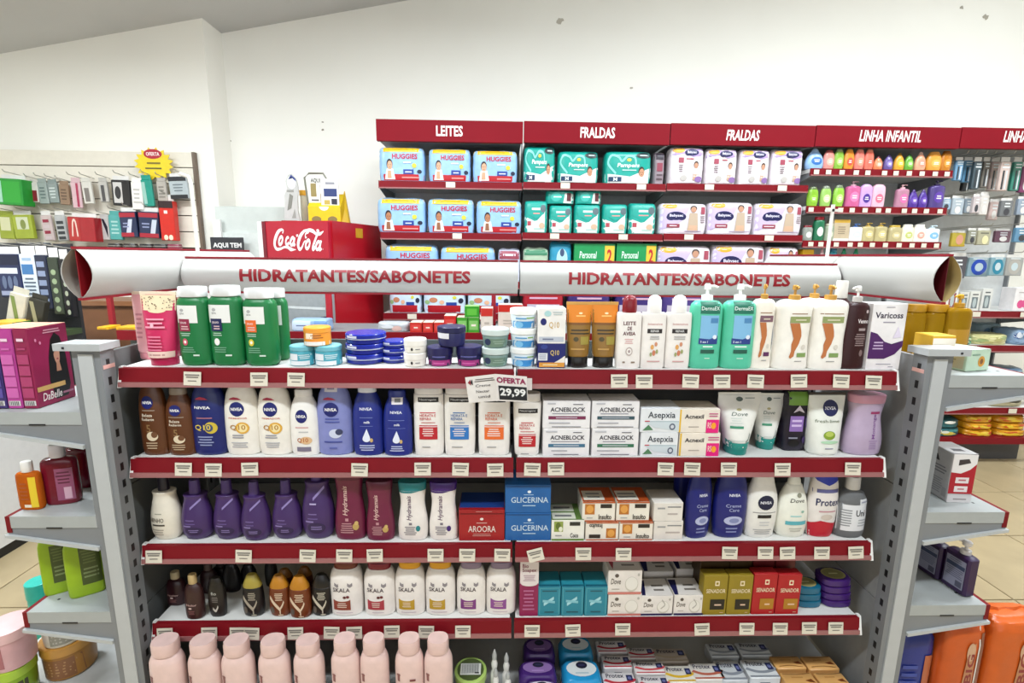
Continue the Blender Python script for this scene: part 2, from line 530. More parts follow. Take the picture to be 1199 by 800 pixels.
# ------------------------------------------------------------------ the room
M_WALL = mat('#f0eee6', .85, var=.025, scale=1.3)
M_WALL2 = mat('#ebe8df', .85, var=.03, scale=1.1)
M_CEIL = mat('#cacac8', .9, var=.03, scale=2)
M_TILE = mat('#a89674', .4, var=.10, scale=5)
M_GROUT = mat('#8f7f62', .8, var=.1)
floor = struct(xbox('floor', None, (-4.3, -5.4, -.05), (5.3, 2.65, -.006), M_GROUT))
me_t = None
TS = .5
for i in range(19):
    for j in range(9):
        x, y = -4.25+i*TS, -1.85+j*TS
        if me_t is None:
            o = MB().cbox(TS/2-.003, TS/2-.003, .006, M_TILE, .002).build('tile', floor, smooth=False)
            me_t = o.data
        else:
            o = bpy.data.objects.new('tile', me_t)
            COL.objects.link(o)
            o.parent = floor
        o.location = (x+TS/2, y+TS/2, -.006+random.uniform(-.0004, .0004))
CEIL = lambda x: 3.403+.183*x
def wall_slab(name, x0, x1, y0, y1, m):
    return struct(MB().hexa([(x0, y0, -.05), (x1, y0, -.05), (x1, y1, -.05), (x0, y1, -.05)], [(x0, y0, CEIL(x0)), (x1, y0, CEIL(x1)), (x1, y1, CEIL(x1)), (x0, y1, CEIL(x0))], m).build(name, smooth=False))
wb = wall_slab('wall_back', -2.05, 5.3, 2.65, 2.8, M_WALL)
wall_slab('wall_back_left', -4.3, -2.05, 2.42, 2.8, M_WALL2)
wall_slab('wall_left', -4.4, -4.3, -5.4, 2.8, M_WALL)
wall_slab('wall_right', 5.3, 5.4, -5.4, 2.8, M_WALL)
struct(MB().hexa([(-4.4, -5.4, CEIL(-4.4)), (5.4, -5.4, CEIL(5.4)), (5.4, 2.8, CEIL(5.4)), (-4.4, 2.8, CEIL(-4.4))],
                 [(-4.4, -5.4, CEIL(-4.4)+.1), (5.4, -5.4, CEIL(5.4)+.1), (5.4, 2.8, CEIL(5.4)+.1), (-4.4, 2.8, CEIL(-4.4)+.1)], M_CEIL).build('ceiling', smooth=False))
for px, py, w, c in ((655, 24, .035, '#b9b3a6'), (1126, 9, .02, '#a59f92'), (1154, 20, .03, '#a59f92'), (739, 103, .015, '#b0a99c'), (378, 143, .012, '#8d8578'), (378, 152, .012, '#8d8578'), (270, 165, .012, '#b0a99c')):
    p = W(px, py, 2.65)
    vs = [(p.x+w*math.cos(a*PI/5)*random.uniform(.4, 1), 2.6485, p.z+w*math.sin(a*PI/5)*random.uniform(.3, .8)) for a in range(10)]
    MB().add(vs, [tuple(range(10))], mat(c, .9)).build('scuff_mark', wb, smooth=False)

# ------------------------------------------------------------------ front rack
LV = [1.144, .901, .653, .416]                       # underside of each price rail
SZ = [z+.048 for z in LV]                            # the shelf surfaces
BASEZ = .20
XL, XR = -1.0, 1.0
ORD = ['top', 'second', 'third', 'fourth']
rack = thing('gondola_rack', 'wide grey double-bay rack with red price rails carrying the lotions and soaps', 'shelving rack', (0, .2, 0))
def rb(name, a, b, m, parent=rack, off=(0, .2, 0)):
    a = tuple(p-q for p, q in zip(a, off))
    b = tuple(p-q for p, q in zip(b, off))
    return xbox(name, parent, a, b, m)
for xa, xb in ((XL+.005, -.004), (.004, XR-.005)):
    for za, zb in ((.2, .45), (.453, .70), (.703, .95), (.953, 1.19)):
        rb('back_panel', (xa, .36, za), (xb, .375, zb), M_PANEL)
for x in (-.0, XL-.01, XR+.01):
    u = rb('upright', (x-.012, .335, .0), (x+.012, .36, 1.2), M_STEEL)
    mb = MB()
    for k in range(22):
        z = .22+k*.045
        mb.box(x-.003, .334-.2, z, x+.003, .3349-.2, z+.02, M_BLACK)
    mb.build('slot_row', u, smooth=False)['kind'] = 'stuff'
def tag_mesh(mb, x, y, z, w=.043, h=.034, tilt=0, ax='x'):
    vs = []
    for dx, dz in ((-w/2, 0), (w/2, 0), (w/2, h), (-w/2, h)):
        c, s = math.cos(tilt), math.sin(tilt)
        X, Z = dx*c-dz*s, dx*s+dz*c
        vs.append((x+X, y-.004+(Z/.042)*.006, z+Z))
    mb.hexa([vs[0], vs[1], (vs[1][0], vs[1][1]+.0006, vs[1][2]), (vs[0][0], vs[0][1]+.0006, vs[0][2])],
            [vs[3], vs[2], (vs[2][0], vs[2][1]+.0006, vs[2][2]), (vs[3][0], vs[3][1]+.0006, vs[3][2])], M_TAG)
    for k, (f, hh, ww) in enumerate(((.72, .10, .82), (.56, .10, .7), (.3, .07, .5))):
        pts = []
        for dx, dz in ((-w*ww/2, h*f), (w*ww/2, h*f), (w*ww/2, h*(f+hh)), (-w*ww/2, h*(f+hh))):
            c, s = math.cos(tilt), math.sin(tilt)
            X, Z = dx*c-dz*s, dx*s+dz*c
            pts.append((x+X, y-.0048+(Z/.042)*.006, z+Z))
        mb.add(pts, [(0, 1, 2, 3)], mat('#77726a', .6, var=0))
TAGPX = [[226, 304, 347, 725, 754, 808, 845, 884, 935, 984, 1022],
         [215, 250, 293, 421, 495, 539, 580, 623, 651, 779, 810, 853, 916, 998],
         [180, 285, 360, 403, 439, 510, 547, 588, 629, 683, 730, 854, 896, 922, 962, 1002],
         [193, 245, 278, 294, 346, 388, 415, 459, 499, 542, 623, 671, 729, 822, 874, 913, 947, 978]]
ROWY = [446, 547, 645, 735]
for k, zb in enumerate(LV):
    for xa, xb in ((XL, -.004), (.004, XR)):
        sf = rb('shelf', (xa+.004, .006, zb+.022), (xb-.004, .358, zb+.048), M_SHELF)
        O = lambda x, y, z: (x, y-.2, z)
        m = MB().hexa([O(xa, -.013, zb+.004), O(xb, -.013, zb+.004), O(xb, .0, zb+.004), O(xa, .0, zb+.004)],
                      [O(xa, -.006, zb+.047), O(xb, -.006, zb+.047), O(xb, .0055, zb+.047), O(xa, .0055, zb+.047)], M_RAIL)
        m.build('price_rail', sf, smooth=False)
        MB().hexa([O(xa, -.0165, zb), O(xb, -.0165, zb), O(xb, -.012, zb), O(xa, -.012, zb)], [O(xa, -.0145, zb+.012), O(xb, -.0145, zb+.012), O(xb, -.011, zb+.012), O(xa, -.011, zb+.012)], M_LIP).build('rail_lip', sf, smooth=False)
        for x in (xa, xb):
            if abs(x) > .5:
                s = sgn(x)
                MB().hexa([O(x-.002, -.016, zb-.002), O(x+.007, -.016, zb-.002), O(x+.007, .01, zb-.002), O(x-.002, .01, zb-.002)],
                          [O(x-.002, -.002, zb+.05), O(x+.007, -.002, zb+.05), O(x+.007, .01, zb+.05), O(x-.002, .01, zb+.05)], mat('#e8e6e2', .3)).build('rail_end_cap', sf, smooth=False)
            xx = x-sgn(x)*.006 if abs(x) > .5 else x+(.004 if xa > 0 else -.004)
            MB().hexa([O(xx-.0015, .02, zb+.012), O(xx+.0015, .02, zb+.012), O(xx+.0015, .35, zb-.055), O(xx-.0015, .35, zb-.055)],
                      [O(xx-.0015, .02, zb+.022), O(xx+.0015, .02, zb+.022), O(xx+.0015, .35, zb+.022), O(xx-.0015, .35, zb+.022)], M_STEEL).build('shelf_bracket', sf, smooth=False)
        for px in TAGPX[k]:
            p = W(px, ROWY[k], -.012)
            if xa < p.x <= xb:
                mb = MB()
                tag_mesh(mb, p.x, -.2-.0132, zb+.004+random.uniform(-.001, .002), tilt=.25 if (k == 2 and px == 629) else random.uniform(-.04, .04))
                mb.build('price_tag', sf, smooth=False)
for xa, xb in ((XL+.03, -.003), (.003, XR-.02)):
    rb('rear_strip', (xa, .145, 1.1925), (xb, .158, 1.241), mat('#454c4c', .6, var=.04))  # dark grey strip standing across the top shelf behind the goods
base = rb('base_shelf', (XL+.01, -.13, .15), (XR+.02, .358, BASEZ), mat('#a9a9a7', .45, var=.04))
rb('kick_plate', (XL+.02, -.10, .0), (XR-.02, -.08, .15), M_STEEL, base)

# ------------------------------------------------------------------ end racks (seen edge-on at both sides)
EY = -.05
def end_rack(s, xin, levels, label):
    """s = -1 left, +1 right; xin = inner face of the uprights"""
    xo = xin+s*.067
    t = thing('end_rack', label, 'shelving rack', (xin+s*.03, .3, 0))
    o = (xin+s*.03, .3, 0)
    def bx(name, a, b, m, par=t):
        lo = tuple(min(p, q)-r for p, q, r in zip(a, b, o))
        hi = tuple(max(p, q)-r for p, q, r in zip(a, b, o))
        return xbox(name, par, lo, hi, m)
    for y0 in (EY, .72):
        u = bx('upright', (xin, y0, 0), (xo, y0+.042, 1.245), M_STEEL)
        bx('rib', (xin+s*.016, y0-.004, .05), (xin+s*.05, y0, 1.235), mat('#b4b7b8', .35, var=.02), u)
        mb = MB()
        for k in range(24):
            z = .16+k*.0452
            for f in (0, 1):
                x = (xin-s*.0006) if f == 0 else xo
                mb.box(min(x, x+s*.0006)-o[0], y0+.015-o[1], z, max(x, x+s*.0006)-o[0], y0+.025-o[1], z+.02, M_BLACK)
        mb.build('slot_row', u, smooth=False)['kind'] = 'stuff'
        c = bx('cap_plate', (xin-s*.012, y0-.014, 1.245), (xo+s*.03, y0+.05, 1.262), mat('#adb0b1', .35, var=.02), u)
        bx('screw', (xin+s*.07, y0-.0155, 1.25), (xin+s*.075, y0-.014, 1.255), M_INK, u)
    lb = bx('brand_sticker', (xin-s*.0008, EY+.004, 1.196), (xin-s*.0002, EY+.04, 1.206), mat('#d9a79f', .5))
    for za, zb in ((.16, .5), (.503, .86), (.863, 1.23)):
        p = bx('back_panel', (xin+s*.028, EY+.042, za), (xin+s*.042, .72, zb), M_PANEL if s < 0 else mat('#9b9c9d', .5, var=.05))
    for i, z in enumerate(levels):
        tip = xo+s*.215
        sf = bx('shelf', (xo, EY, z-.032), (tip, .72, z), mat('#a4a8a7', .4, var=.03))
        mb = MB()
        b = [(xo, EY+.002, z-.088), (tip+s*.012, EY+.002, z-.052), (tip+s*.012, EY+.006, z-.052), (xo, EY+.006, z-.088)]
        q = [(xo, EY+.002, z-.032), (tip+s*.012, EY+.002, z-.032), (tip+s*.012, EY+.006, z-.032), (xo, EY+.006, z-.032)]
        mb.hexa([tuple(a-c for a, c in zip(v, o)) for v in b], [tuple(a-c for a, c in zip(v, o)) for v in q], M_STEEL)
        mb.build('shelf_bracket', sf, smooth=False)
        mb = MB()
        b = [(xo, EY-.006, z-.094), (tip+s*.014, EY-.006, z-.056), (tip+s*.014, EY+.006, z-.056), (xo, EY+.006, z-.094)]
        q = [(xo, EY-.006, z-.084), (tip+s*.014, EY-.006, z-.048), (tip+s*.014, EY+.006, z-.048), (xo, EY+.006, z-.084)]
        mb.hexa([tuple(a-c for a, c in zip(v, o)) for v in b], [tuple(a-c for a, c in zip(v, o)) for v in q], mat('#b4b7b7', .35, var=.02))
        mb.build('bracket_flange', sf, smooth=False)
        bx('price_rail', (tip, EY, z-.045), (tip+s*.012, .72, z-.0005), M_RAIL, sf)
        xm = (xo+tip)/2
        bx('slot', (xm-.02, EY-.0006, z-.034), (xm+.02, EY, z-.030), M_BLACK, sf)
        for xx, yy in ((xo+s*.03, .0), (tip-s*.04, .0)):
            bx('screw', (xx-.003, yy-.003, z), (xx+.003, yy+.003, z+.0003), M_INK, sf)
    bx('base_shelf', (xo, EY-.06, .1), (xo+s*.54, .75, BASEZ-.03), mat('#c2c4c3', .45, var=.04))
    bx('kick_plate', (xo, EY-.03, 0), (xo+s*.42, .72, .1), M_STEEL)
    return t
ZL = [W(60, 483, EY).z, W(60, 605, EY).z, W(80, 717, EY).z]
ZR = [W(1150, 440, EY).z, W(1130, 600, EY).z, W(1100, 709, EY).z]
end_rack(-1, XL-.005, ZL, 'grey slotted end rack at left with shelves of hair dye and red bottles')
end_rack(1, 1.036, ZR, 'grey slotted end rack at right with yellow pump bottles on its top shelf')

# ------------------------------------------------------------------ curved header signs
M_SIGN = mat('#b6b5b1', .3, var=.02, scale=3)
M_TRIM = mat('#8c1324', .35, var=.03)
def lens_sign(name, label, length, H, Bf, loc, rz, items=None, divider='#8d1c26', open_in=('#7a0d18', '#b9b3a8')):
    t = thing(name, label, 'sign', loc, rz)
    n, k = 24, 10
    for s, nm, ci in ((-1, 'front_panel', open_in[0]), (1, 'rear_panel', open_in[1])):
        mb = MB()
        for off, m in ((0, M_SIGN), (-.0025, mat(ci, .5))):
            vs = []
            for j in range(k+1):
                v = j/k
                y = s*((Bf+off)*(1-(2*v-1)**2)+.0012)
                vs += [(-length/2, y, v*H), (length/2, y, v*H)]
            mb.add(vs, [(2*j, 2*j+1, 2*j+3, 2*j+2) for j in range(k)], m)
        for e in (-1, 1):
            vs = []
            for j in range(k+1):
                v = j/k
                q = 1-(2*v-1)**2
                vs += [(e*length/2, s*(Bf*q+.0012), v*H), (e*length/2, s*((Bf-.0025)*q+.0012), v*H)]
            mb.add(vs, [(2*j, 2*j+1, 2*j+3, 2*j+2) for j in range(k)], M_SIGN)
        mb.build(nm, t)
    for z in (0, H):
        MB().box(-length/2, -.006, z-.003, length/2, .006, z+.003, M_TRIM).build('edge_trim', t, smooth=False)
    MB().box(-length/2+.004, -.0008, .006, length/2-.004, .0008, H-.006, mat(divider, .6)).build('divider', t, smooth=False)
    if items:
        decals(t, lambda x, z, e: (x, -Bf*(1-(2*z/H-1)**2)-.0012-e, z), length/2, H, items, 'lettering', eps=.0008, fine=.014)
    return t
ZS = 1.360
def su(px, py=325, c=0, half=.5):
    return (W(px, py, .27).x-c)/half
lens_sign('aisle_sign', 'left white curved sign with red lettering above the front rack', 1.0083, .104, .032, (-.4914, .30, ZS), 0,
          [T('HIDRATANTES/SABONETES', su(281, 325, -.4914, .5041), .33, su(551, 325, -.4914, .5041), .70, '#8f1420', 2)])
lens_sign('aisle_sign', 'right white curved sign with red lettering, half hidden by pump bottles', .995, .104, .032, (.517, .30, ZS), 0,
          [T('HIDRATANTES/SABONETES', su(666, 328, .517, .4975), .33, su(925, 328, .517, .4975), .70, '#8f1420', 2)])
lens_sign('end_sign', 'blank white sign tube at left pointing forward with an open lens-shaped end', .80, .12, .036, (-1.036, .355, 1.367), -PI/2, open_in=('#a59f95', '#a31420'), divider='#8f1420')  # grey inner face: light coming through the outer sheet, painted in
lens_sign('end_sign', 'blank white sign tube at right pointing forward, yellowed inside its open end', .80, .118, .036, (1.058, .355, 1.375), PI/2, open_in=('#c9b176', '#7a0d18'), divider='#5c0c16')  # tan inner face paints in light coming through the outer sheet
def post(px, label, ztop, flange):
    t = thing('sign_post', label, 'post', (-.986 if px < 500 else 1.0125, .345, 0))
    MB().tube([(0, 0, 1.19), (0, 0, ztop)], .0055, mat('#e9e6df', .35), 10).build('pole', t)
    if flange:
        MB().box(-.022, -.004, ztop, .022, .004, ztop+.008, mat('#e9e6df', .35)).build('flange', t, smooth=False)
        MB().box(-.004, -.004, ztop, .004, .004, ztop+.022, mat('#e9e6df', .35)).build('pin', t, smooth=False)
    else:
        MB().tube([(0, 0, ztop), (-.006, 0, ztop+.02), (-.03, 0, ztop+.028)], .0055, mat('#e9e6df', .35), 10).build('hook_end', t)
post(229, 'thin white post rising behind the left end of the curved sign', W(222, 215, .345).z, False)
post(972, 'thin white post with a small cross top behind the right end of the curved sign', W(975, 248, .345).z, True)

# ------------------------------------------------------------------ wall shelving behind
YB = 2.05
MX = [-.827, .102, 1.04, 1.982, 2.938, 3.9]
HDR = [('LEITES', 511, 542, 148, 160), ('FRALDAS', 679, 720, 150, 162), ('FRALDAS', 849, 889, 153, 165), ('LINHA INFANTIL', 1004, 1078, 154, 166), ('LINHA INFANTIL', 1172, 1246, 155, 167)]
BS = [[1.90, 1.578, 1.262, 1.045, .80, .42], [1.905, 1.585, 1.262, 1.045, .80, .42], [1.91, 1.59, 1.262, 1.045, .80, .42], [2.018, 1.78, 1.556, 1.34, 1.085, .845, .40], [1.091, .85, .394]]
NAMES = ['with a LEITES header board over blue and yellow nappy packs', 'with a FRALDAS header board over teal nappy packs', 'with a FRALDAS header board over lilac nappy packs', 'with a LINHA INFANTIL header board over baby toiletries', 'at far right hung with hooks of baby accessories']
M_WPAN = mat('#cdcfcf', .5, var=.05)
for i in range(5):
    xa, xb = MX[i]+.003, MX[i+1]-.003
    xc = (xa+xb)/2
    t = thing('shelving_bay', 'tall wall shelving bay '+NAMES[i], 'shelving', (xc, 2.3, 0))
    def bx(name, a, b, m, par=t):
        return xbox(name, par, (a[0]-xc, a[1]-2.3, a[2]), (b[0]-xc, b[1]-2.3, b[2]), m)
    for za in range(5):
        bx('back_panel', (xa, 2.50, .1+za*.43), (xb, 2.52, .1+za*.43+.427), M_WPAN)
    dz = .004*i
    h = bx('header_board', (xa, YB-.012, 2.186+dz), (xb, YB+.02, 2.314+dz), M_HEAD)
    bx('canopy', (xa+.01, YB+.02, 2.19+dz), (xb-.01, 2.5, 2.21+dz), M_STEEL)
    s, p0, p1, q0, q1 = HDR[i]
    c0, c1 = W(p0, q1, YB), W(p1, q0, YB)
    decals(h, lambda x, z, e: (x, YB-.012-2.3-e, z), 1, 1, [T(s, c0.x-xc, c0.z, c1.x-xc, c1.z, '#e6dbd8', 1.5, .15 if i > 1 else 0)], 'lettering', eps=.001)
    for x in (xa, xb-.012) if i == 4 else (xa,):
        bx('upright', (x, 2.47, 0), (x+.012, 2.5, 2.3), M_STEEL)
    for k, zb in enumerate(BS[i]):
        sf = bx('shelf', (xa, YB+.012, zb+.02), (xb, 2.47, zb+.045), M_SHELF)
        bx('price_rail', (xa, YB, zb), (xb, YB+.012, zb+.046), M_RAIL, sf)
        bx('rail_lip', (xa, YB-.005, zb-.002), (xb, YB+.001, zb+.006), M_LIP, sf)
        for x in (xa+.004, xb-.007):
            mb = MB()
            mb.hexa([(x-xc, YB+.01-2.3, zb-.005), (x+.003-xc, YB+.01-2.3, zb-.005), (x+.003-xc, 2.47-2.3, zb-.09), (x-xc, 2.47-2.3, zb-.09)],
                    [(x-xc, YB+.01-2.3, zb+.02), (x+.003-xc, YB+.01-2.3, zb+.02), (x+.003-xc, 2.47-2.3, zb+.02), (x-xc, 2.47-2.3, zb+.02)], M_STEEL)
            mb.build('shelf_bracket', sf, smooth=False)
        n = 11 if i == 3 and k < 4 else 2
        for j in range(n):
            x = xa+(xb-xa)*(j+.5+random.uniform(-.2, .2))/n
            if i == 0 and k < 2:
                x = xc+(.0 if k == 0 else .04)+j*5
                if j: continue
            bx('price_tag', (x-.03 if n < 5 else x-.017, YB-.007, zb+.008), (x+.03 if n < 5 else x+.017, YB-.0055, zb+(.042 if n < 5 else .036)), M_TAG, sf)
    bx('base', (xa, YB+.12, 0), (xb, 2.5, .165), mat('#4a4a4c', .6))  # dark block standing in for the open shadow under the bay
    if i == 4:
        bx('base_rail', (xa, YB, .165), (xb, 2.5, .215), M_RAIL)

# ================================================================== goods on the front rack
Z1, Z2, Z3, Z4 = SZ
NAV, DK = '#141c66', '#3a3a40'
def logo(v, ru=.34, rv=.055, c=NAV, tc='#f0eeea', u=-.05, text='NIVEA'):
    return [El(u, v, ru, rv*1.35, c), T(text, u-ru*.78, v-rv*.3, u+ru*.78, v+rv*.3, tc, 1.5)]

# --- top shelf
g = 'pink squeeze tubes on the top shelf'
tube_pack('pale pink squeeze tube half hidden behind the bright pink one', 161, 197, 341, Z1, '#e7a9ae', '#d98f98', [L(-.7, .3, -.2, .7, 6, '#c77f8b')], Yf=.085, capw=.8, group=g)
dots = [El(random.uniform(-.85, .85), random.uniform(.77, .94), .03, .008, '#6b4a3a') for _ in range(34)]
tube_pack('bright pink squeeze tube with cream dotted top, first on the top shelf', 171, 213, 341, Z1, '#c8255a', '#b01d4c',
          [R(-1, .75, 1, .955, '#ead9b4'), El(0, .75, .5, .035, '#ead9b4')]+dots+[L(-.6, .5, .5, .66, 3, '#e79ab0'), El(-.2, .55, .1, .03, '#efb6c4'), L(-.6, .2, .4, .42, 5, '#dd7795'), R(-1, .115, 1, .2, '#e9c9bd'), L(-.7, .13, .6, .18, 1, '#b98f8a')], Yf=.02, capw=.74, group=g)
g = 'green bottles with white caps on the top shelf'
for x0, x1, yt, yf, c, e, lb in ((216, 253, 335, .03, '#8e2444', '#c9556a', 'green bottle with white cap and crimson label square'),
                             (252, 291, 334, .03, '#1b2050', '#e8e8e8', 'green bottle with white cap and navy label square'),
                             (291, 329, 337, .03, '#e0672c', '#d9c43a', 'green bottle with white cap and orange label square')):
    bottle(lb, x0, x1, yt, Z1, 'jarcap', '#12703a', [R(-1, .55, .48, .77, '#e4e4e0'), El(-.45, .71, .12, .02, '#a9a9a9'), T('SPA', -.6, .655, -.3, .68, '#8a8a8a'), R(-.72, .445, -.02, .6, c), T('DUO', -.6, .54, -.2, .565, '#e8d8d8'), L(-.6, .46, -.1, .52, 2, '#d9b8b8'),
           L(-.7, .38, 0, .43, 2, '#a9c9b4'), El(-.4, .31, .17, .045, e), El(-.4, .31, .08, .02, '#f4efe4'), L(-.7, .17, .2, .25, 3, '#6fa886'), R(.05, .13, .42, .15, '#cfe0d4')], Yf=yf, cap='#dedfe0', group=g, d=.62, name='gel_bottle')
bottle('green bottle with white cap mostly hidden behind the orange-labelled one', 309, 341, 337, Z1, 'jarcap', '#12703a', [R(.4, .5, .75, .77, '#dfe4e0')], Yf=.08, cap='#dedfe0', group=g, d=.62, name='gel_bottle')
g = 'small cream jars by the green bottles'
tl = [R(-.8, .3, -.05, .62, '#e2e6ea'), R(-1, .02, 1, .26, '#dfe4e6'), L(0, .35, .9, .6, 3, '#cfe3e6')]
H1 = .052
jar('small teal jar with white base, left of two under the orange jar', 341, 370, 0, Z1, H1, '#4aa3b4', '#6fb4c2', tl, Yf=.03, lidf=.25, group=g, taper=1)
jar('small teal jar with white base, right of two under the orange jar', 370, 401, 0, Z1, H1, '#4aa3b4', '#6fb4c2', tl, Yf=.03, lidf=.25, group=g, taper=1)
jar('small orange jar standing on the two teal jars', 357, 388, 0, Z1+H1, .048, '#e38f2c', '#e89a35', [R(-1, .02, 1, .25, '#e6e4e0'), R(-.6, .4, 0, .8, '#efe0c8'), L(-.3, .4, .7, .65, 2, '#9b5a20')], Yf=.033, lidf=.3, group=g, taper=1)
for k in range(3):
    tin(['blue tin at the bottom of the larger tin stack', 'blue tin in the middle of the larger tin stack', 'blue tin on top of the larger tin stack'][k], 402, 450, Z1+.027*k, .027, .03, 'flat blue tins on the top shelf')
for k in range(3):
    tin(['blue tin at the bottom of the smaller tin stack', 'blue tin in the middle of the smaller tin stack', 'blue tin on top of the smaller tin stack'][k], 447, 477, Z1+.0195*k, .0195, .055 if k else .05, 'flat blue tins on the top shelf')
g = 'white cream jars on the top shelf'
for k in range(2):
    jar(['lower of two stacked white cream jars', 'upper of two stacked white cream jars'][k], 473, 500, 0, Z1+k*.036, .036, '#e6e2d8', '#ebe8e0', [El(-.15, .3, .1, .12, '#2c2c2c'), L(.1, .22, .6, .38, 1, '#8b8b88')], lidf=.5, group=g, taper=.92, Yf=.02)
g = 'navy and magenta cream jars'
nj = [R(-1, .02, 1, .34, '#a8327e'), L(-.6, .45, .6, .6, 1, '#5b5b9a'), L(-.5, .12, .5, .24, 1, '#d36fae')]
jar('left navy jar with magenta band under the plain navy one', 500, 531, 0, Z1, .05, '#1c1a48', '#201d50', nj, lidf=.42, group=g, taper=.86)
jar('right navy jar with magenta band under the plain navy one', 534, 565, 0, Z1, .052, '#1c1a48', '#201d50', nj, lidf=.42, group=g, taper=.86)
jar('navy jar with small white sticker standing on the two magenta-banded jars', 512, 546, 0, Z1+.052, .052, '#232352', '#1a1a44', [R(-.98, .42, -.1, .7, '#dfdfe4')], lidf=.3, group=g, taper=.9, Yf=.03)
g = 'clear jars of grey-green cream'
gj = [R(-1, .06, 1, .5, '#6f8a78'), El(-.55, .32, .22, .18, '#2c3a5a'), L(-.2, .2, .7, .42, 2, '#94ab9a')]
for k in range(2):
    jar(['lower of two grey-green cream jars with clear lids', 'upper of two grey-green cream jars with clear lids'][k], 564, 596, 0, Z1+k*.05, .05, '#7d9690', '#c9d6d2', gj, lidf=.34, group=g, taper=.86, lidw=1.03, Yf=.025)
g = 'white and blue tubs'
bj = [R(-1, .04, 1, .38, '#3d8fd0'), El(-.35, .2, .3, .16, '#7fc0ea'), L(-.7, .45, .3, .6, 1, '#5a9fd2'), L(.2, .48, .8, .62, 1, '#7faf5a')]
for k in range(3):
    jar(['white and blue tub at the bottom of three', 'white and blue tub in the middle of three', 'white and blue tub on top of three'][k], 597, 628, 0, Z1+k*.051, .051, '#d9e6ee', '#eef0ee', bj, lidf=.3, group=g, taper=.84, lidw=1.03, Yf=.025)
t = carton('navy cream carton with gold Q10 and orange foot, under the white one', 629, 662, 402, Z1, .07, NAV, [El(-.55, .85, .25, .09, '#2a3a86'), T('Q10', -.1, .48, .55, .72, '#c9b06a', 1), R(-.98, .3, -.3, .6, '#d9dae0'), L(-.9, .34, -.4, .56, 3, '#8a8fa8'), P('#e8e2d6', (.2, .22), (.98, .22), (.98, .5), (.6, .35)), R(-.9, .04, .95, .22, '#d9963a'), L(-.8, .08, .6, .18, 1, '#f0dca8')], name='cream_carton', Yf=.025)
z = Z1+W(645, 402, .025).z-Z1
carton('white cream carton with gold Q10 print, standing on the navy one', 629, 662, 361, z, .07, '#e9e6e2', [El(-.6, .62, .22, .1, NAV), T('Q10', -.2, .42, .55, .62, '#c9a86a', .6), R(-.9, .06, .9, .2, '#b9bfcb'), L(-.8, .08, .3, .18, 1, '#6d7690'), El(-.3, .85, .25, .08, '#a9d0d0'), L(0, .8, .85, .92, 2, '#b5c3c3')], name='cream_carton', Yf=.025)
g = 'amber squeeze tubes with black caps'
for k, (x0, x1) in enumerate(((661, 691), (690, 721))):
    tube_pack(['left amber squeeze tube with orange top and black cap', 'right amber squeeze tube with orange top and black cap'][k], x0, x1, 353, Z1, '#8a6526', '#141210',
              [R(-1, .68, 1, .955, '#d97f1c'), El(.1, .83, .14, .015, '#f0d8a8'), L(-.3, .77, .5, .81, 1, '#f0c070'), R(-1, .655, 1, .69, '#7a4e1c'), L(-.7, .5, .8, .6, 2, '#3c3018'), El(-.25, .44, .2, .035, '#4a4020'), R(.1, .36, .75, .48, '#9a8a3a'), L(-.7, .26, .5, .32, 1, '#b58c4a')], capf=.17, capw=.8, group=g, Yf=.025, crimp='#c9974a')
fl = [El(-.15, .3, .14, .035, '#d9a05a'), El(.15, .34, .12, .03, '#c98a6a'), El(0, .22, .13, .04, '#c77a5a'), El(.25, .24, .1, .03, '#9aa06a'), El(-.25, .2, .09, .03, '#9aa06a'), L(-.6, .09, .6, .12, 1, '#c99'), L(-.5, .4, .5, .46, 2, '#aaa')]
bottle('white lotion bottle with a dark red domed cap', 719, 748, 345, Z1, 'dome', '#ece7e2', [T('LEITE', -.55, .6, .45, .65, '#5a1a28', 1), T('DE', -.2, .53, .15, .58, '#5a1a28'), T('AVEIA', -.55, .46, .45, .51, '#5a1a28', 1), L(-.4, .34, .3, .42, 3, '#d9a9a9'), El(0, .24, .28, .06, '#b9a9a4'), El(0, .24, .2, .042, '#ece7e2'), El(0, .24, .1, .022, '#a99'), R(-.5, .08, -.3, .1, '#876'), R(.2, .08, .5, .1, '#876')], cap='#7c1420', Yf=.02)
g = 'white lotion bottles with white domed caps'
for k, (x0, x1) in enumerate(((748, 776), (776, 805))):
    bottle(['white lotion bottle with white domed cap beside the red-capped one', 'white lotion bottle with white domed cap beside the mint pump bottles'][k], x0, x1, 345, Z1, 'dome', '#ebe6e1', [T('intensive', -.6, .6, .6, .63, '#c58a8a', .3), R(-.62, .49, .6, .55, '#2c2626'), T('REPAIR', -.35, .505, .35, .535, '#ddd')]+fl, cap='#efedea', Yf=.02, group=g)
g = 'mint green pump bottles'
for k, (x0, x1) in enumerate(((803, 840), (840, 878))):
    bottle(['left mint green pump bottle with a blue label', 'right mint green pump bottle with a blue label'][k], x0, x1, 332, Z1, 'pump', '#55c2a0', [R(-.55, .66, .68, .80, '#1f6d58'), T('DermaEX', -.5, .7, .62, .745, '#e2f0ea', .5), R(-.5, .32, .62, .64, '#7fb6dc'), R(.1, .55, .58, .61, '#4f86b6'), P('#2a3f86', (-.55, .3), (.62, .3), (.62, .4), (.1, .36), (-.55, .37)), El(.42, .385, .14, .025, '#dfe8f4'), T('5 em 1', -.45, .315, 0, .34, '#dfe8f4'), R(-.4, .19, .45, .235, '#23594a'), L(-.4, .25, .45, .29, 1, '#d9efe6'), L(-.2, .12, .25, .14, 1, '#d9efe6')], cap='#eef0ee', pump='#eef0ee', Yf=.02, group=g)
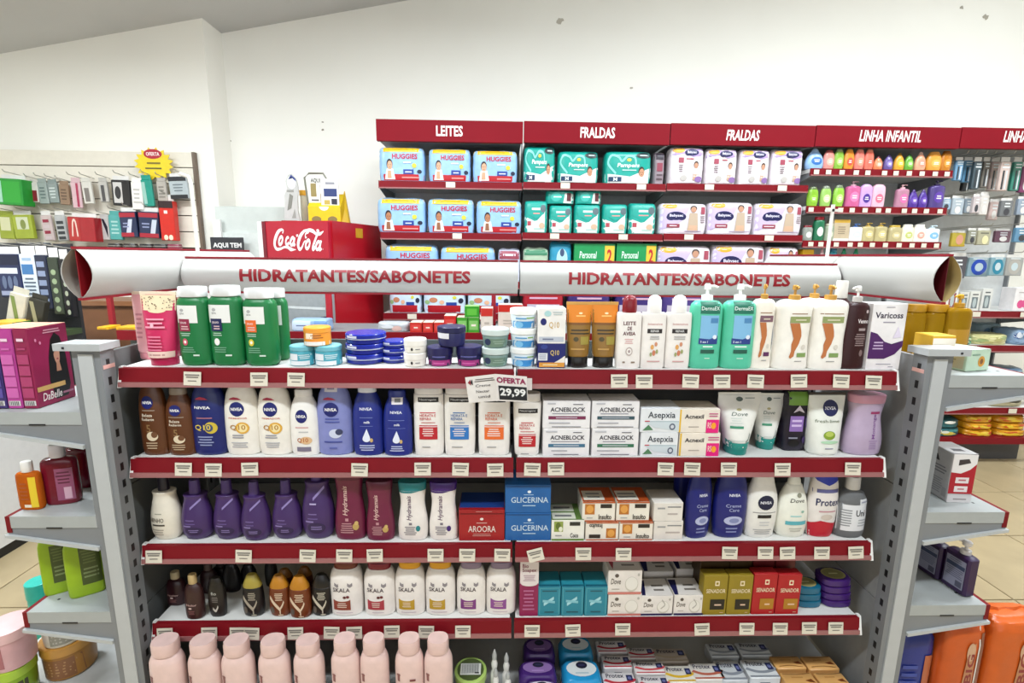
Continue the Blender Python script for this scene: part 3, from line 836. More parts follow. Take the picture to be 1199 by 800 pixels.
def leg(c1, c2, dx=0):
    return [L(-.75+dx, .655, .55+dx, .68, 1, '#9a7a5a'), R(-.6+dx, .56, .6+dx, .635, c1), L(-.4+dx, .58, .4+dx, .61, 1, '#d9d2b8'), P('#b9703f', (-.6+dx, .555), (-.05+dx, .555), (.08+dx, .46), (.12+dx, .4), (.02+dx, .31), (-.18+dx, .22), (-.22+dx, .16), (-.4+dx, .13), (-.48+dx, .15), (-.38+dx, .2), (-.4+dx, .3), (-.3+dx, .38), (-.36+dx, .46)), El(.3+dx, .27, .13, .03, '#d5cfc4'), R(-.05+dx, .15, .5+dx, .2, c2), L(-.2+dx, .09, .3+dx, .11, 1, '#999')]
g = 'white hourglass pump bottles with gold pumps'
bottle('white pump bottle with gold pump and mauve label, beside the mint bottles', 874, 900, 332, Z1, 'hour', '#ece5d8', leg('#7a5a66', '#5a2a56', .15), cap='#b98a3c', pump='#b98a3c', dirx=0, Yf=.04, group=g)
bottle('white pump bottle with gold pump and olive label, left of the pair', 901, 942, 333, Z1, 'hour', '#efebe2', leg('#8f9a62', '#7f9a5a', .2), cap='#b98a3c', pump='#b98a3c', dirx=0, Yf=.02, group=g)
bottle('white pump bottle with gold pump and olive label, right of the pair', 942, 983, 333, Z1, 'hour', '#efebe2', leg('#8f9a62', '#7f9a5a', 0), cap='#b98a3c', pump='#b98a3c', dirx=0, Yf=.02, group=g)
bottle('white pump bottle of which only the gold pump shows behind the pair', 928, 961, 332, Z1, 'hour', '#efebe2', [], cap='#b98a3c', pump='#b98a3c', dirx=0, Yf=.075, group=g)
bottle('dark wine bottle with white labelled cap peeping behind the gold pumps', 960, 990, 328, Z1, 'oil', '#3a1216', [], cap='#e2ddd4', Yf=.09)
bottle('dark wine red pump bottle with clear pump beside the tall white carton', 979, 1008, 334, Z1, 'pump', '#2e070b', [T('Venno', -.1, .56, .8, .61, '#e8dede', 1), R(.05, .47, .6, .5, '#9a8a8a'), L(-.2, .28, .7, .44, 6, '#8f7a7a'), El(.45, .2, .15, .04, '#7a6464'), El(.6, .7, .12, .02, '#b9a9a9')], cap='#b9b4b0', pump='#d9d6d2', Yf=.03, tr=0, d=.5, dirx=-1)
carton('tall white and purple carton, last at the right of the top shelf', 1013, 1053, 355, Z1, .055, '#e6e2e2', [T('Varicoss', -.85, .78, .8, .87, '#2a2038', 1), L(-.5, .7, .55, .74, 1, '#9a94a0'), L(-.3, .93, .3, .96, 1, '#a9a4ac'), P('#4a1d5c', (-1, .58), (-.6, .55), (-.1, .43), (.4, .39), (1, .45), (1, .36), (.6, .24), (0, .17), (-1, .17)), L(-.8, .3, -.1, .44, 3, '#b9a0c4'), P('#d9cfe0', (.35, .48), (.6, .66), (.85, .5)), L(-.5, .08, .5, .1, 1, '#99a'), L(.3, .04, .6, .055, 1, '#556')], Yf=.02, name='medicine_carton', left=[R(-.9, .1, .9, .9, '#dcd8d8')])

# --- second shelf
def nivea(c2='#d9a53c', mini=False, sub='#c25a4a'):
    return [P('#b02a48', (-.5, .715), (.25, .715), (.05, .74), (-.2, .75), (-.4, .735))]+logo(.6, .42, .068)+[T('FIRMADOR', -.55, .475, .5, .495, sub, .5), El(.2, .36, .38, .075, c2), El(.2, .36, .27, .055, '#ecd9a0'), T('Q10', -.5, .325, .38, .4, '#a9762c', .7), L(-.5, .22, .35, .28, 2, '#8c8c98'), L(-.5, .1, .45, .18, 3, '#a9a9b0')]
g = 'body lotion bottles with round blue emblem on the second shelf'
br = logo(.68, .42, .06)+[L(-.6, .57, .6, .59, 1, '#a98'), T('Beleza', -.5, .5, .25, .54, '#e6d8c4', .6), T('Radiante', -.55, .45, .35, .485, '#e6d8c4', .6), El(.1, .25, .4, .06, '#d8c8ac'), El(.25, .27, .22, .04, '#6b452c'), T('5', -.25, .3, .05, .4, '#8a6a44'), L(-.5, .08, .5, .18, 3, '#b9a284')]
bottle('large brown lotion bottle at the left end of the second shelf', 170, 202, 447, Z2, 'lotion', '#5a3218', br, cap='#5a3218', group=g, Yf=.03, H=.215)
bottle('smaller brown lotion bottle with pale cap beside the large brown one', 200, 233, 453, Z2, 'lotion', '#5a3218', br, cap='#8d7f70', group=g, Yf=.025)
bottle('navy lotion bottle with gold Q10 print, third on the second shelf', 230, 271, 447, Z2, 'lotion', '#142064', [P('#b02a48', (-.5, .715), (.25, .715), (.05, .74), (-.2, .75), (-.4, .735)), T('NIVEA', -.55, .6, .35, .635, '#f0f0f0', 1), L(-.55, .47, .5, .5, 1, '#a86a7a'), El(.3, .36, .35, .075, '#c9b03a'), El(.2, .36, .22, .05, '#3a4a6a'), T('Q10', -.6, .32, .3, .4, '#d9c050', .7), L(-.5, .12, .4, .26, 4, '#8f98c0')], group=g, Yf=.03, H=.215)
bottle('larger white Q10 lotion bottle, left of the pair beside the navy one', 268, 309, 447, Z2, 'lotion', '#ece7dd', nivea(), group=g, Yf=.03, H=.215)
bottle('larger white Q10 lotion bottle, right of the pair beside the navy one', 306, 346, 447, Z2, 'lotion', '#ece7dd', nivea(), group=g, Yf=.03, H=.213)
bottle('smaller white Q10 lotion bottle left of the lavender bottle', 343, 377, 455, Z2, 'lotion', '#ece9e4', logo(.61, .4, .075)+[L(-.5, .42, .4, .46, 1, '#d0a0a0'), L(-.4, .35, .5, .39, 1, '#b9b9b9'), El(.2, .24, .4, .06, '#d9b48a'), T('Q10', -.4, .2, .35, .28, '#b0602c', .8), R(-.45, .07, .5, .14, '#7a7488')], group=g, Yf=.025)
bottle('lavender lotion bottle with a white security tag on its neck', 374, 416, 446, Z2, 'lotion', '#7f86c0', [P('#b02a48', (-.5, .72), (.25, .72), (.05, .745), (-.2, .755), (-.4, .74)), R(-.4, .82, .3, .93, '#d9d6dc'), R(-.25, .85, .15, .91, '#8a86a0')]+logo(.6, .42, .068)+[L(-.5, .42, .5, .5, 2, '#4a55a0'), El(.15, .29, .35, .06, '#c9cfe4'), El(.35, .31, .2, .04, '#3a4060'), L(-.5, .16, .5, .2, 1, '#3f4a94'), L(-.3, .08, .3, .12, 1, '#5560a8')], group=g, Yf=.03, H=.213)
dr = [T('NIVEA', -.4, .66, .4, .7, '#e6e8f4', 1), L(-.6, .55, .6, .565, 1, '#7f8cc8'), T('milk', -.15, .475, .25, .51, '#e6e8f4', 1), L(-.6, .43, .6, .44, 1, '#7f8cc8'), El(-.02, .25, .25, .045, '#dfe4f4'), P('#dfe4f4', (-.25, .27), (.22, .27), (.02, .4)), El(.3, .23, .1, .03, '#c9a86a'), L(-.5, .07, .5, .17, 3, '#c0c8e8')]
bottle('dark blue lotion bottle with a white milk drop, right of the lavender one', 415, 451, 450, Z2, 'lotion', '#1c2a80', dr, cap='#dfe2ea', group=g, Yf=.025)
bottle('smaller blue lotion bottle with red and white security tag on its neck', 450, 484, 456, Z2, 'lotion', '#1c2a80', dr[:1]+dr[1:]+[R(-.3, .8, .45, .96, '#dcd6da'), R(-.3, .91, .45, .97, '#b02a3c'), R(-.1, .83, .3, .89, '#777')], group=g, Yf=.02)
g = 'white body lotion bottles with a black name bar on the second shelf'
def neut(c, c2): return [R(-.65, .8, .7, .87, '#1c1a1c'), T('Neutrogena', -.55, .815, .55, .855, '#c9c9c9', .5), L(-.55, .63, .5, .66, 1, c), T('HIDRATA E', -.55, .585, .5, .625, c, .4), T('REPARA', -.55, .535, .2, .575, c, .4), L(-.5, .49, .5, .51, 1, c), R(-.6, .25, .6, .46, c2), R(-.6, .435, .6, .445, '#f0e8e8'), L(-.45, .29, .4, .42, 4, '#e8d8d4'), L(-.5, .12, .2, .15, 1, '#999')]
for x0, x1, yt, c, c2, lb in ((486, 521, 452, '#c0303a', '#b8202c', 'tall white lotion bottle with a red panel'), (521, 557, 452, '#2a6cb0', '#2c72bc', 'tall white lotion bottle with a blue panel'), (560, 597, 452, '#d8622c', '#e0682c', 'tall white lotion bottle with an orange panel under the offer sign')):
    bottle(lb, x0, x1, yt, Z2, 'flatcap', '#ebe7e2', neut(c, c2), group=g, Yf=.025)
bottle('short white lotion bottle with a red panel beside the acne soap cartons', 600, 633, 459, Z2, 'taper', '#ebe7e2', [(i[0], i[1], i[2], i[3]-.1, i[4], i[5]-.1)+tuple(i[6:]) if i[0] in 'RTL' else i for i in neut('#c0303a', '#b8202c')], group=g, Yf=.02)
g = 'white acne soap cartons on the second shelf'
def acne(c, v): return [T('ACNEBLOCK', -.7, .6, .8, .76, '#2a2834', 1.2), L(-.7, .5, .6, .57, 1, '#8a8a94'), R(-.78, .33, .82, .45, c), L(-.6, .36, .6, .42, 1, '#cfcfd8'), L(-.8, .15, .2, .25, 1, '#a9a9b0'), L(-.8, .03, .8, .1, 1, '#77777f'), L(.2, .84, .75, .9, 1, '#55555f'), L(-.9, .84, -.4, .95, 1, '#b9b9c0')]
hA = (W(660, 468, .02).z-Z2)/2
for (x0, x1, k, c, lb) in ((635, 690, 0, '#3f6f8c', 'white soap carton with blue band, lower left of the four'), (692, 747, 0, '#2f6f52', 'white soap carton with green band, lower right of the four'),
                       (635, 691, 1, '#7a2f52', 'white soap carton with plum band, upper left of the four'), (692, 748, 1, '#3a5560', 'white soap carton with dark teal band, upper right of the four')):
    carton(lb, x0, x1, 0, Z2+k*hA, .07, '#e4e2e4', acne(c, k), H=hA, group=g, Yf=.02)
g = 'white cartons with a leaf print'
hB = (W(770, 477, .02).z-Z2)/2
for k in range(2):
    carton(['lower white soap carton with a green leaf print', 'upper white soap carton with a green leaf print'][k], 749, 793+k*3, 0, Z2+k*hB, .08, '#dfe2e6', [T('Asepxia', -.65, .52, .75, .86, '#26303c', .6), R(-.8, .44, .95, .47, '#9ab0b8'), P('#c9d4da', (-.8, .44), (-.3, .2), (.95, .05), (.95, .44)), P('#4f7f5a', (-.9, .08), (-.6, .32), (-.35, .1)), El(.62, .24, .16, .14, '#5a6478'), El(.62, .24, .09, .08, '#c9ced6'), R(-.8, .45, -.55, .49, '#c23a4a')], H=hB, group=g, Yf=.02)
g = 'cream and pink soap cartons'
hC = (W(815, 478, .02).z-Z2)/2
for k in range(2):
    carton(['lower cream soap carton with a hot pink corner panel', 'upper cream soap carton with a hot pink corner panel'][k], 794, 842, 0, Z2+k*hC, .08, '#e6ddd0', [R(-1, .02, -.92, .98, '#e0b52c'), T('Acnexil', -.75, .6, .2, .78, '#2c2a30', 1.2), L(-.6, .2, .05, .3, 1, '#b5aaa0'), R(.35, .0, .98, .56, '#e0207c'), El(.72, .3, .12, .14, '#f0a02c'), T('RS', .42, .2, .6, .45, '#f0d8c8', .5), L(.4, .66, .95, .86, 2, '#c05a86')], H=hC, group=g, Yf=.02, right=[R(-1, 0, 1, 1, '#a04a9c')])
g = 'white standing tubes with teal caps'
dv = [T('Dove', -.45, .64, .3, .7, '#5a6a62', .3, .2), El(-.1, .74, .12, .02, '#b0a87a'), R(-.5, .44, .1, .48, '#3a8a6a'), L(-.5, .47, .05, .62, 4, '#cfd6cf'), K('#8a948e', .02, (.2, .22), (.35, .27), (.42, .36)), El(-.05, .9, .16, .035, '#53615a'), L(.2, .9, .7, .93, 1, '#8a938d'), L(-.5, .2, .2, .26, 2, '#c9cfc9')]
def tealfoot(): return [P('#1c8a80', (-1.2, .32), (-.6, .24), (.1, .2), (.9, .24), (.9, .1), (-1.2, .1))]
tube_pack('left white tube with teal foot standing on its cap', 838, 888, 459, Z2, '#e6e6e0', '#1c8078', tealfoot()+dv, group=g, Yf=.02, capw=.5, capf=.12, crimp='#e6e6e0')
tube_pack('right white tube with teal foot standing on its cap', 878, 914, 460, Z2, '#e6e6e0', '#1c8078', tealfoot()+dv, group=g, Yf=.05, capw=.52, capf=.12, crimp='#e6e6e0')
pack('black and violet soap pouch with a green top strip', 917, 943, 458, Z2, .045, .05, '#1d1828', [R(-.9, .78, .95, .99, '#6f9a3c'), R(-.7, .34, .5, .6, '#8a6ab0'), L(-.6, .4, .4, .56, 2, '#cdb8e0'), P('#d9d0e0', (-.5, .66), (0, .78), (.5, .66), (.4, .66), (0, .74), (-.4, .66)), El(.75, .5, .12, .1, '#4a3a6a'), El(.7, .2, .18, .06, '#3a2a5a'), El(-.2, .14, .5, .06, '#06060a'), L(-.7, .2, .1, .26, 1, '#8a8a9a')], name='soap_pouch', flap=False)
tube_pack('white tube with navy roundel and lime fruit print', 942, 985, 459, Z2, '#e2e4dc', '#e0e2dc', [El(.1, .76, .42, .13, '#1a2050'), T('NIVEA', -.2, .735, .38, .785, '#e8e8ee', 1), T('fresh', -.7, .53, -.05, .58, '#77806a', .3), T('lime', .05, .53, .6, .58, '#77806a', .3), El(.05, .33, .32, .07, '#7f9a2c'), El(.05, .35, .22, .04, '#b0c05a'), El(.1, .22, .5, .025, '#a9cfae'), L(-.2, .1, .3, .14, 1, '#99a')], Yf=.02, capw=.8, capf=.02, topw=1, crimp='#3a342c')
bottle('lilac body wash bottle with a wavy waist at the right end', 984, 1027, 460, Z2, 'wave', '#b5a2bc', [T('Monange', .15, .28, .38, .68, '#7a4a8a', .2, 0, 90), R(0, .69, .5, .73, '#9a3a66'), L(0, .1, .5, .26, 5, '#9a80a8')], cap='#d49ab0', Yf=.03, group=None)

# --- third shelf
g = 'pear-shaped lotion bottles on the third shelf'
bottle('cream white pear-shaped bottle at the left of the third shelf', 181, 216, 556, Z3, 'wrap', '#e0d8c8', [L(-.4, .42, .1, .45, 1, '#998'), T('NIINHO', -.8, .3, .2, .37, '#5a5248', .6), R(-.6, .245, .25, .27, '#4a443c'), L(-.7, .08, .2, .2, 3, '#a89f90')], cap='#231f2a', group=g)
pl = [L(-.45, .34, .15, .37, 1, '#7a68a0'), L(-.5, .28, .2, .31, 1, '#6a5892'), R(-.6, .245, -.1, .265, '#8a7ab0'), El(.05, .17, .55, .075, '#2a1a48'), L(-.3, .14, .4, .2, 2, '#7f6fa6'), K('#8c7cb4', .02, (-.1, .55), (.2, .62), (.55, .7))]
for k, (x0, x1) in enumerate(((216, 252), (253, 288), (285, 319), (321, 356))):
    bottle(['first purple pear-shaped bottle, beside the cream white one', 'second purple pear-shaped bottle from the left', 'third purple pear-shaped bottle from the left', 'fourth purple pear-shaped bottle, beside the taller purple one'][k], x0, x1, 561 if k != 2 else 563, Z3, 'wrap', '#40285e', pl, cap='#4a3570', group=g, Yf=.03 if k != 2 else .015)
bottle('tall purple pear-shaped bottle without visible cap, left of the wine bottles', 356, 394, 545, Z3, 'wrap', '#40285e', pl+[R(-.3, .48, .1, .5, '#b0a4cc')], cap='#4a3570', group=g, H=.218)
g = 'waisted bottles with sideways script on the third shelf'
def scr(c, c2): return [T('Hydramais', -.35, .36, .05, .78, c, .6, .2, 90), R(-.2, .28, .0, .32, c2), L(-.55, .1, .3, .26, 5, c2), El(.45, .2, .2, .05, '#b99a5a'), El(.5, .25, .12, .03, '#c9aa6a')]
bottle('large wine red waisted bottle with gold motif', 394, 430, 550, Z3, 'wave', '#6a1c3c', scr('#d9b9b0', '#b98a90'), cap='#5a1632', group=g, H=.205)
bottle('smaller wine red waisted bottle with gold motif', 430, 463, 561, Z3, 'wave', '#6a1c3c', scr('#d9b9b0', '#b98a90'), cap='#5a1632', group=g, Yf=.02)
for x0, x1, c, lb in ((467, 502, '#1c7a80', 'white waisted bottle with slanted teal top'), (503, 537, '#3c1a6c', 'white waisted bottle with slanted purple top')):
    bottle(lb, x0, x1, 562, Z3, 'wave', '#e6dfda', [P(c, (-1.1, .82), (.0, .83), (1.1, .9), (1.1, .868), (-1.1, .868))]+scr('#5a3a58', '#77707a')[:3]+[El(.4, .22, .15, .05, c)], cap=c, group=g, Yf=.02)
hR = W(564, 596, .02).z-Z3
carton('red soap carton with white lettering on the third shelf', 537, 591, 597, Z3, .1, '#9a161c', [T('AROORA', -.6, .28, .62, .48, '#e0cfc8', .5), L(-.25, .55, .25, .6, 1, '#d9b0a8'), El(0, .7, .08, .04, '#e8dcd4'), L(-.5, .14, .5, .24, 2, '#c58a84'), R(-.98, .86, .98, .88, '#5a0a10'), L(-.3, .92, .5, .96, 1, '#c58a84')], Yf=.018, top=[R(-1, .02, 1, 1, '#1c3a7c'), R(-1, .0, 1, .1, '#9a161c')])
g = 'blue soap cartons stacked on the third shelf'
hG = .5*(W(617, 566, .018).z-Z3)
for k in range(2):
    carton(['lower blue glycerine soap carton', 'upper blue glycerine soap carton'][k], 591, 645, 0, Z3+k*hG, .1, '#1a5c9c', [T('GLICERINA', -.75, .36, .9, .56, '#c4d6e4', .3), L(-.25, .62, .3, .67, 1, '#a9c4dc'), El(0.05, .75, .08, .05, '#dfe8f0'), L(-.3, .22, .4, .3, 1, '#a9c4dc'), R(-.98, .93, .98, .95, '#0d3a6c')], H=hG, group=g, Yf=.018)
hS = W(664, 609, .018).z-Z3
carton('white and green soap carton lying in front on the third shelf', 645, 684, 609, Z3, .09, '#e4e2d8', [R(-.85, .42, -.3, .92, '#8a9a4a'), El(-.6, .7, .15, .18, '#5a6a2c'), El(-.45, .55, .12, .12, '#dfe0c8'), R(.1, .72, .75, .9, '#2c2c2a'), T('Coco', .15, .14, .65, .36, '#2c2c2a', 1), L(-.8, .18, -.35, .3, 1, '#999'), R(-1, .0, 1, .08, '#5f7f2c')], Yf=.018, top=[R(-1, 0, 1, 1, '#5f7f3c'), R(-.95, .05, .5, .42, '#dcdccc'), R(-.95, .5, .5, .95, '#d0d2c0'), L(-.8, .1, .3, .36, 1, '#777'), L(-.8, .6, .3, .86, 1, '#777')])
g = 'white and orange soap cartons'
def ora(): return [R(-.85, .35, -.25, .88, '#b56f2c'), El(-.55, .62, .22, .2, '#d99a4a'), R(.1, .68, .8, .88, '#2c2420'), T('Insulto', .0, .1, .8, .36, '#2c2420', 1.2), L(-.8, .12, -.3, .24, 1, '#aaa'), R(-1, .93, 1, 1, '#b5521c'), R(-1, 0, 1, .06, '#b5521c')]
def orb(): return [R(.25, .12, .85, .65, '#b56f2c'), El(.55, .38, .22, .2, '#d99a4a'), R(-.8, .12, -.1, .32, '#2c2420'), T('Insulto', -.8, .66, 0, .9, '#2c2420', 1.2, 0, 180), R(-1, .93, 1, 1, '#b5521c'), R(-1, 0, 1, .06, '#b5521c')]
OT = [R(-1, 0, 1, 1, '#a8481c'), R(-.9, .1, .4, .75, '#ddd6c8'), L(-.8, .2, .3, .65, 2, '#888')]
hO = W(705, 609.5, .018).z-Z3
hO2 = W(705, 584, .03).z-Z3-hO
carton('lower left orange-edged soap carton, printed upside down', 685, 724, 0, Z3, .085, '#e4ddd0', orb(), H=hO, Yf=.018, group=g, top=OT)
carton('lower right orange-edged soap carton', 724.6, 764, 0, Z3, .085, '#e4ddd0', ora(), H=hO, Yf=.018, group=g, top=OT)
carton('upper left orange-edged soap carton', 681, 720, 0, Z3+hO, .085, '#e4ddd0', ora(), H=hO2, Yf=.024, group=g, top=OT)
carton('upper right orange-edged soap carton', 721, 760, 0, Z3+hO, .085, '#e4ddd0', ora(), H=hO2, Yf=.024, group=g, top=OT)
g = 'plain white soap cartons'
hW_ = .5*(W(781, 587, .02).z-Z3)
for k in range(2):
    carton(['lower plain white soap carton with faint grey print', 'upper plain white soap carton with faint grey print'][k], 764.6, 799, 0, Z3+k*hW_, .08, '#ded8d0', [L(-.8, .6, -.2, .8, 1, '#999'), L(-.1, .7, .9, .85, 1, '#8a8a8a'), L(-.2, .3, .8, .5, 1, '#b5aaa5')], H=hW_, group=g, Yf=.02)
cc = [T('NIVEA', -.3, .6, .35, .64, '#dfe2f0', 1.2), T('Creme', -.45, .45, .45, .495, '#aab2d8', .4), T('Care', -.25, .39, .35, .435, '#aab2d8', .4), El(.05, .26, .55, .065, '#b0b6d6'), El(.1, .26, .3, .035, '#8088b4'), L(-.4, .07, .4, .17, 2, '#7f88b8')]
g = 'tall shower bottles on the third shelf'
bottle('dark blue shower bottle half hidden, farthest back beside the white cartons', 786, 814, 549, Z3, 'shower', '#141c6c', [], group=g, Yf=.12, H=.215)
bottle('first dark blue shower bottle with silver print, beside the white cartons', 799, 830, 549, Z3, 'shower', '#141c6c', cc, group=g, Yf=.03, H=.212, rz=.2)
bottle('second dark blue shower bottle with silver print, beside the white one', 831, 870, 549, Z3, 'shower', '#141c6c', cc, group=g, Yf=.03, H=.212)
bottle('white shower bottle with navy roundel, between dark blue and green-blue printed ones', 868, 905, 556, Z3, 'shower', '#e4e2dc', [El(.05, .6, .5, .12, '#121838'), T('NIVEA', -.3, .58, .4, .625, '#e8e8ee', 1), L(-.7, .42, .75, .45, 1, '#888'), R(-.4, .345, .45, .4, '#1c1a1c'), L(-.3, .2, .4, .3, 2, '#c9c9c9'), L(-.6, .06, .6, .16, 3, '#a9a9a9')], group=g, Yf=.03)
bottle('ivory shower bottle with a pale turquoise band', 904, 941, 553, Z3, 'drop', '#e4e4d8', [El(.15, .68, .15, .035, '#8a8a78'), T('Dove', -.4, .57, .5, .63, '#4a4a44', .4, .2), L(-.5, .34, .5, .38, 1, '#9cc'), R(-.6, .22, .7, .28, '#58a9b4'), El(.4, .43, .1, .02, '#8ab0a0'), L(-.4, .1, .5, .18, 2, '#b9b9b0')], group=g, Yf=.03)
bottle('white shower bottle with royal blue cap and red foot', 940, 974, 549, Z3, 'oval', '#e0dad6', [R(-.9, .64, 1, .69, '#5a5a88'), T('Protex', -.7, .46, .9, .56, '#1a2250', .8), L(-.6, .36, .8, .4, 1, '#c08a94'), P('#b5122c', (-1, .2), (-.3, .25), (.4, .22), (1, .2), (1, .01), (-1, .01)), El(.1, .3, .4, .04, '#c9bdb4'), P('#2636a8', (-1, .9), (-.7, .8), (0, .74), (.7, .8), (1, .9), (.4, .87), (-.4, .87))], cap='#1c2ca0', group=g, Yf=.03, H=.215)
bottle('clear bottle with a white wrap label and white cap, last on the third shelf', 972, 1008, 557, Z3, 'oil', '#a0a2a4', [R(-.95, .13, .95, .57, '#dcdde0'), R(.2, .57, .98, .66, '#d0d2d4'), T('Uni', .0, .38, .6, .49, '#1c1c24', 1), L(-.9, .2, -.2, .5, 7, '#8a8c90'), L(.1, .2, .8, .34, 3, '#a9acb0'), L(.3, .59, .9, .64, 1, '#99a')], cap='#dcdad6', group=g, Yf=.025, tr=.6)

# --- fourth shelf
g = 'small dark oil bottles at the left of the fourth shelf'
ol = [T('Nolor', -.6, .32, .5, .37, '#c9a8a0', .3), R(-.35, .25, -.05, .285, '#d9c0b8'), L(-.5, .12, .3, .22, 3, '#8a5a58')]
bottle('small dark red oil bottle with cream cap, first on the fourth shelf', 197, 220, 669, Z4, 'oil', '#2c0a12', ol, cap='#b9a884', Yf=.06, group=g)
bottle('small brown oil bottle with cream cap standing nearest the shelf edge', 219, 241, 672, Z4, 'oil', '#341a18', ol, cap='#b9a070', Yf=.012, group=g)
bottle('dark oil bottle with brown cap behind the cream-capped pair', 236, 256, 660, Z4, 'oil', '#24080e', [], cap='#54423c', Yf=.11, group=g)
bottle('small black bottle with pale print in front of the black flask', 246, 267, 676, Z4, 'oval', '#16120f', [T('fio', -.4, .6, .2, .68, '#b0b0a8', .5), L(-.4, .4, .4, .56, 4, '#77706a'), K('#c9c4b8', .035, (-.3, .25), (0, .18), (.3, .3))], cap='#16120f', Yf=.03, group=g)
bottle('dark oil bottle with grey cap standing in the second row', 249, 270, 658, Z4, 'oil', '#12090c', [], cap='#3c3838', Yf=.15, group=g)
bottle('plain black flask behind the small bottles', 262, 283, 660, Z4, 'oval', '#0d0c0e', [], cap='#0d0c0e', Yf=.115, group=g)
def lis(c): return [L(-.3, .42, .5, .62, 5, c), K(c, .05, (-.75, .5), (-.35, .36), (.15, .2), (.15, .08)), K(c, .035, (.15, .2), (.4, .3), (.55, .4)), El(-.55, .18, .2, .09, '#5a5248'), El(.2, .05, .25, .02, c)]
bottle('black bottle with olive gold cap between dark and amber bottles', 286, 311, 672, Z4, 'silic', '#121010', lis('#a89f8c'), cap='#a08f3c', Yf=.03, group=g)
bottle('black bottle in the back row behind the gold-capped black one', 283, 302, 661, Z4, 'oval', '#0d0c0e', [], cap='#0d0c0e', Yf=.13, group=g)
bottle('tall black bottle in the back row beside the amber bottles', 311, 326, 655, Z4, 'oval', '#0d0c0e', [], cap='#0d0c0e', Yf=.14, group=g)
g = 'amber hair oil bottles with golden caps'
for x0, x1, yt, yf, lb in ((317, 342, 673, .03, 'left amber bottle with golden cap in the front row'), (340, 366, 674, .012, 'right amber bottle with golden cap, nearest the shelf edge')):
    bottle(lb, x0, x1, yt, Z4, 'silic', '#6a3010', lis('#d9c4a8'), cap='#b5781c', Yf=yf, group=g)
bottle('amber bottle with brown cap behind the left front one', 325, 345, 666, Z4, 'silic', '#5a280c', [], cap='#8a5a20', Yf=.10, group=g)
bottle('amber bottle with brown cap behind the right front one', 348, 368, 664, Z4, 'silic', '#5a280c', [], cap='#8a5a20', Yf=.10, group=g)
bottle('black hair oil bottle beside the brown-capped white lotion', 366, 391, 672, Z4, 'silic', '#100e0c', lis('#c4bca8'), cap='#14110f', Yf=.03)
g = 'white lotion bottles with a coloured label on the fourth shelf'
for x0, x1, cap, lc, lb in ((389, 427, '#6a2c1c', '#8a3c2c', 'brown'), (428, 465, '#7c1428', '#a83a44', 'crimson'), (464, 499, '#e0a01c', '#b9942c', 'yellow'), (499, 534, '#e0a01c', '#b9942c', 'yellow'), (535, 569, '#8a7a90', '#7a3a7c', 'mauve'), (569, 604, '#8a7a90', '#8a4a90', 'mauve')):
    lab = {389: 'white lotion bottle with brown cap and rust label', 428: 'white lotion bottle with crimson cap and berry label', 464: 'left white lotion bottle with yellow cap', 499: 'right white lotion bottle with yellow cap', 535: 'left white lotion bottle with mauve cap', 569: 'right white lotion bottle with mauve cap, by the shelf joint'}[x0]
    it = [K('#8a8488', .03, (-.6, .63), (-.45, .6), (-.35, .61)), K('#8a8488', .03, (.2, .63), (.35, .6), (.5, .63)), T('SKALA', -.7, .48, .35, .56, '#3c2c34', .6), R(-.7, .13, .35, .33, lc), El(-.17, .345, .5, .045, '#ebe6e0', 180, 360), L(-.5, .17, .15, .28, 3, '#d9c8b8'), L(-.6, .06, .5, .09, 1, '#c9b8c0')]
    if lb in ('brown', 'crimson'):
        it += [El(.0, .38, .1, .025, '#5a1c1c'), El(.2, .39, .1, .025, '#6a1c24')]
    bottle(lab, x0, x1, 655 if lb != 'crimson' else 656, Z4, 'hotel', '#e8e2dc', it, cap=cap, group=g, Yf=.03, d=.62)
carton('narrow magenta carton with white scalloped top beside the shelf joint', 608, 630, 657, Z4, .05, '#8a1c4e', [R(-1, .6, 1, 1, '#dcd2d0'), El(0, .6, .9, .05, '#dcd2d0'), T('Bio', -.75, .88, -.1, .95, '#7a2c48', 1), T('Soapex', -.75, .79, .75, .87, '#7a2c48', 1), L(-.7, .64, .7, .76, 4, '#a98a98'), L(-.7, .1, .6, .5, 6, '#b0608a')], Yf=.018, name='medicine_carton')
g = 'teal soap cartons on the fourth shelf'
tt = [R(-.9, .05, .9, .95, '#4fa0ac'), R(-.84, .07, .84, .93, '#1f7f94'), L(-.7, .8, .7, .9, 1, '#15525f'), K('#9fd0d8', .05, (-.5, .4), (-.1, .5), (.4, .62)), K('#7fbcc8', .04, (-.6, .52), (0, .5), (.5, .48)), L(-.6, .1, .6, .2, 1, '#15525f')]
for k, (x0, x1) in enumerate(((629.5, 656), (656.5, 683), (683.5, 710.5))):
    carton(['left of three upright teal soap cartons', 'middle of three upright teal soap cartons', 'right of three upright teal soap cartons'][k], x0, x1, 687, Z4, .07, '#1f7f94', tt, group=g, Yf=.016, top=[R(-.95, .0, .95, .12, '#155c70'), R(-.95, .12, .95, .9, '#2b8a9c')])
def dove(c): return [T('Dove', -.85, .42, -.25, .66, '#5a5048', .6, .2), El(-.5, .78, .12, .08, '#5a5048'), El(.4, .42, .4, .32, '#c9c4b8'), El(.4, .45, .36, .27, '#e4e0d8'), R(-1, .0, 1, .1, c), L(-.8, .18, -.3, .26, 1, '#b0a8a0'), El(.8, .82, .07, .06, '#b5b0a8')]
g = 'white soap cartons with an oval soap print'
hD = W(730, 694, .016).z-Z4
carton('white soap carton with pink edge, bottom of its stack', 711, 750.5, 0, Z4, .075, '#e2dbd4', dove('#c97a70'), H=hD, group=g, Yf=.016)
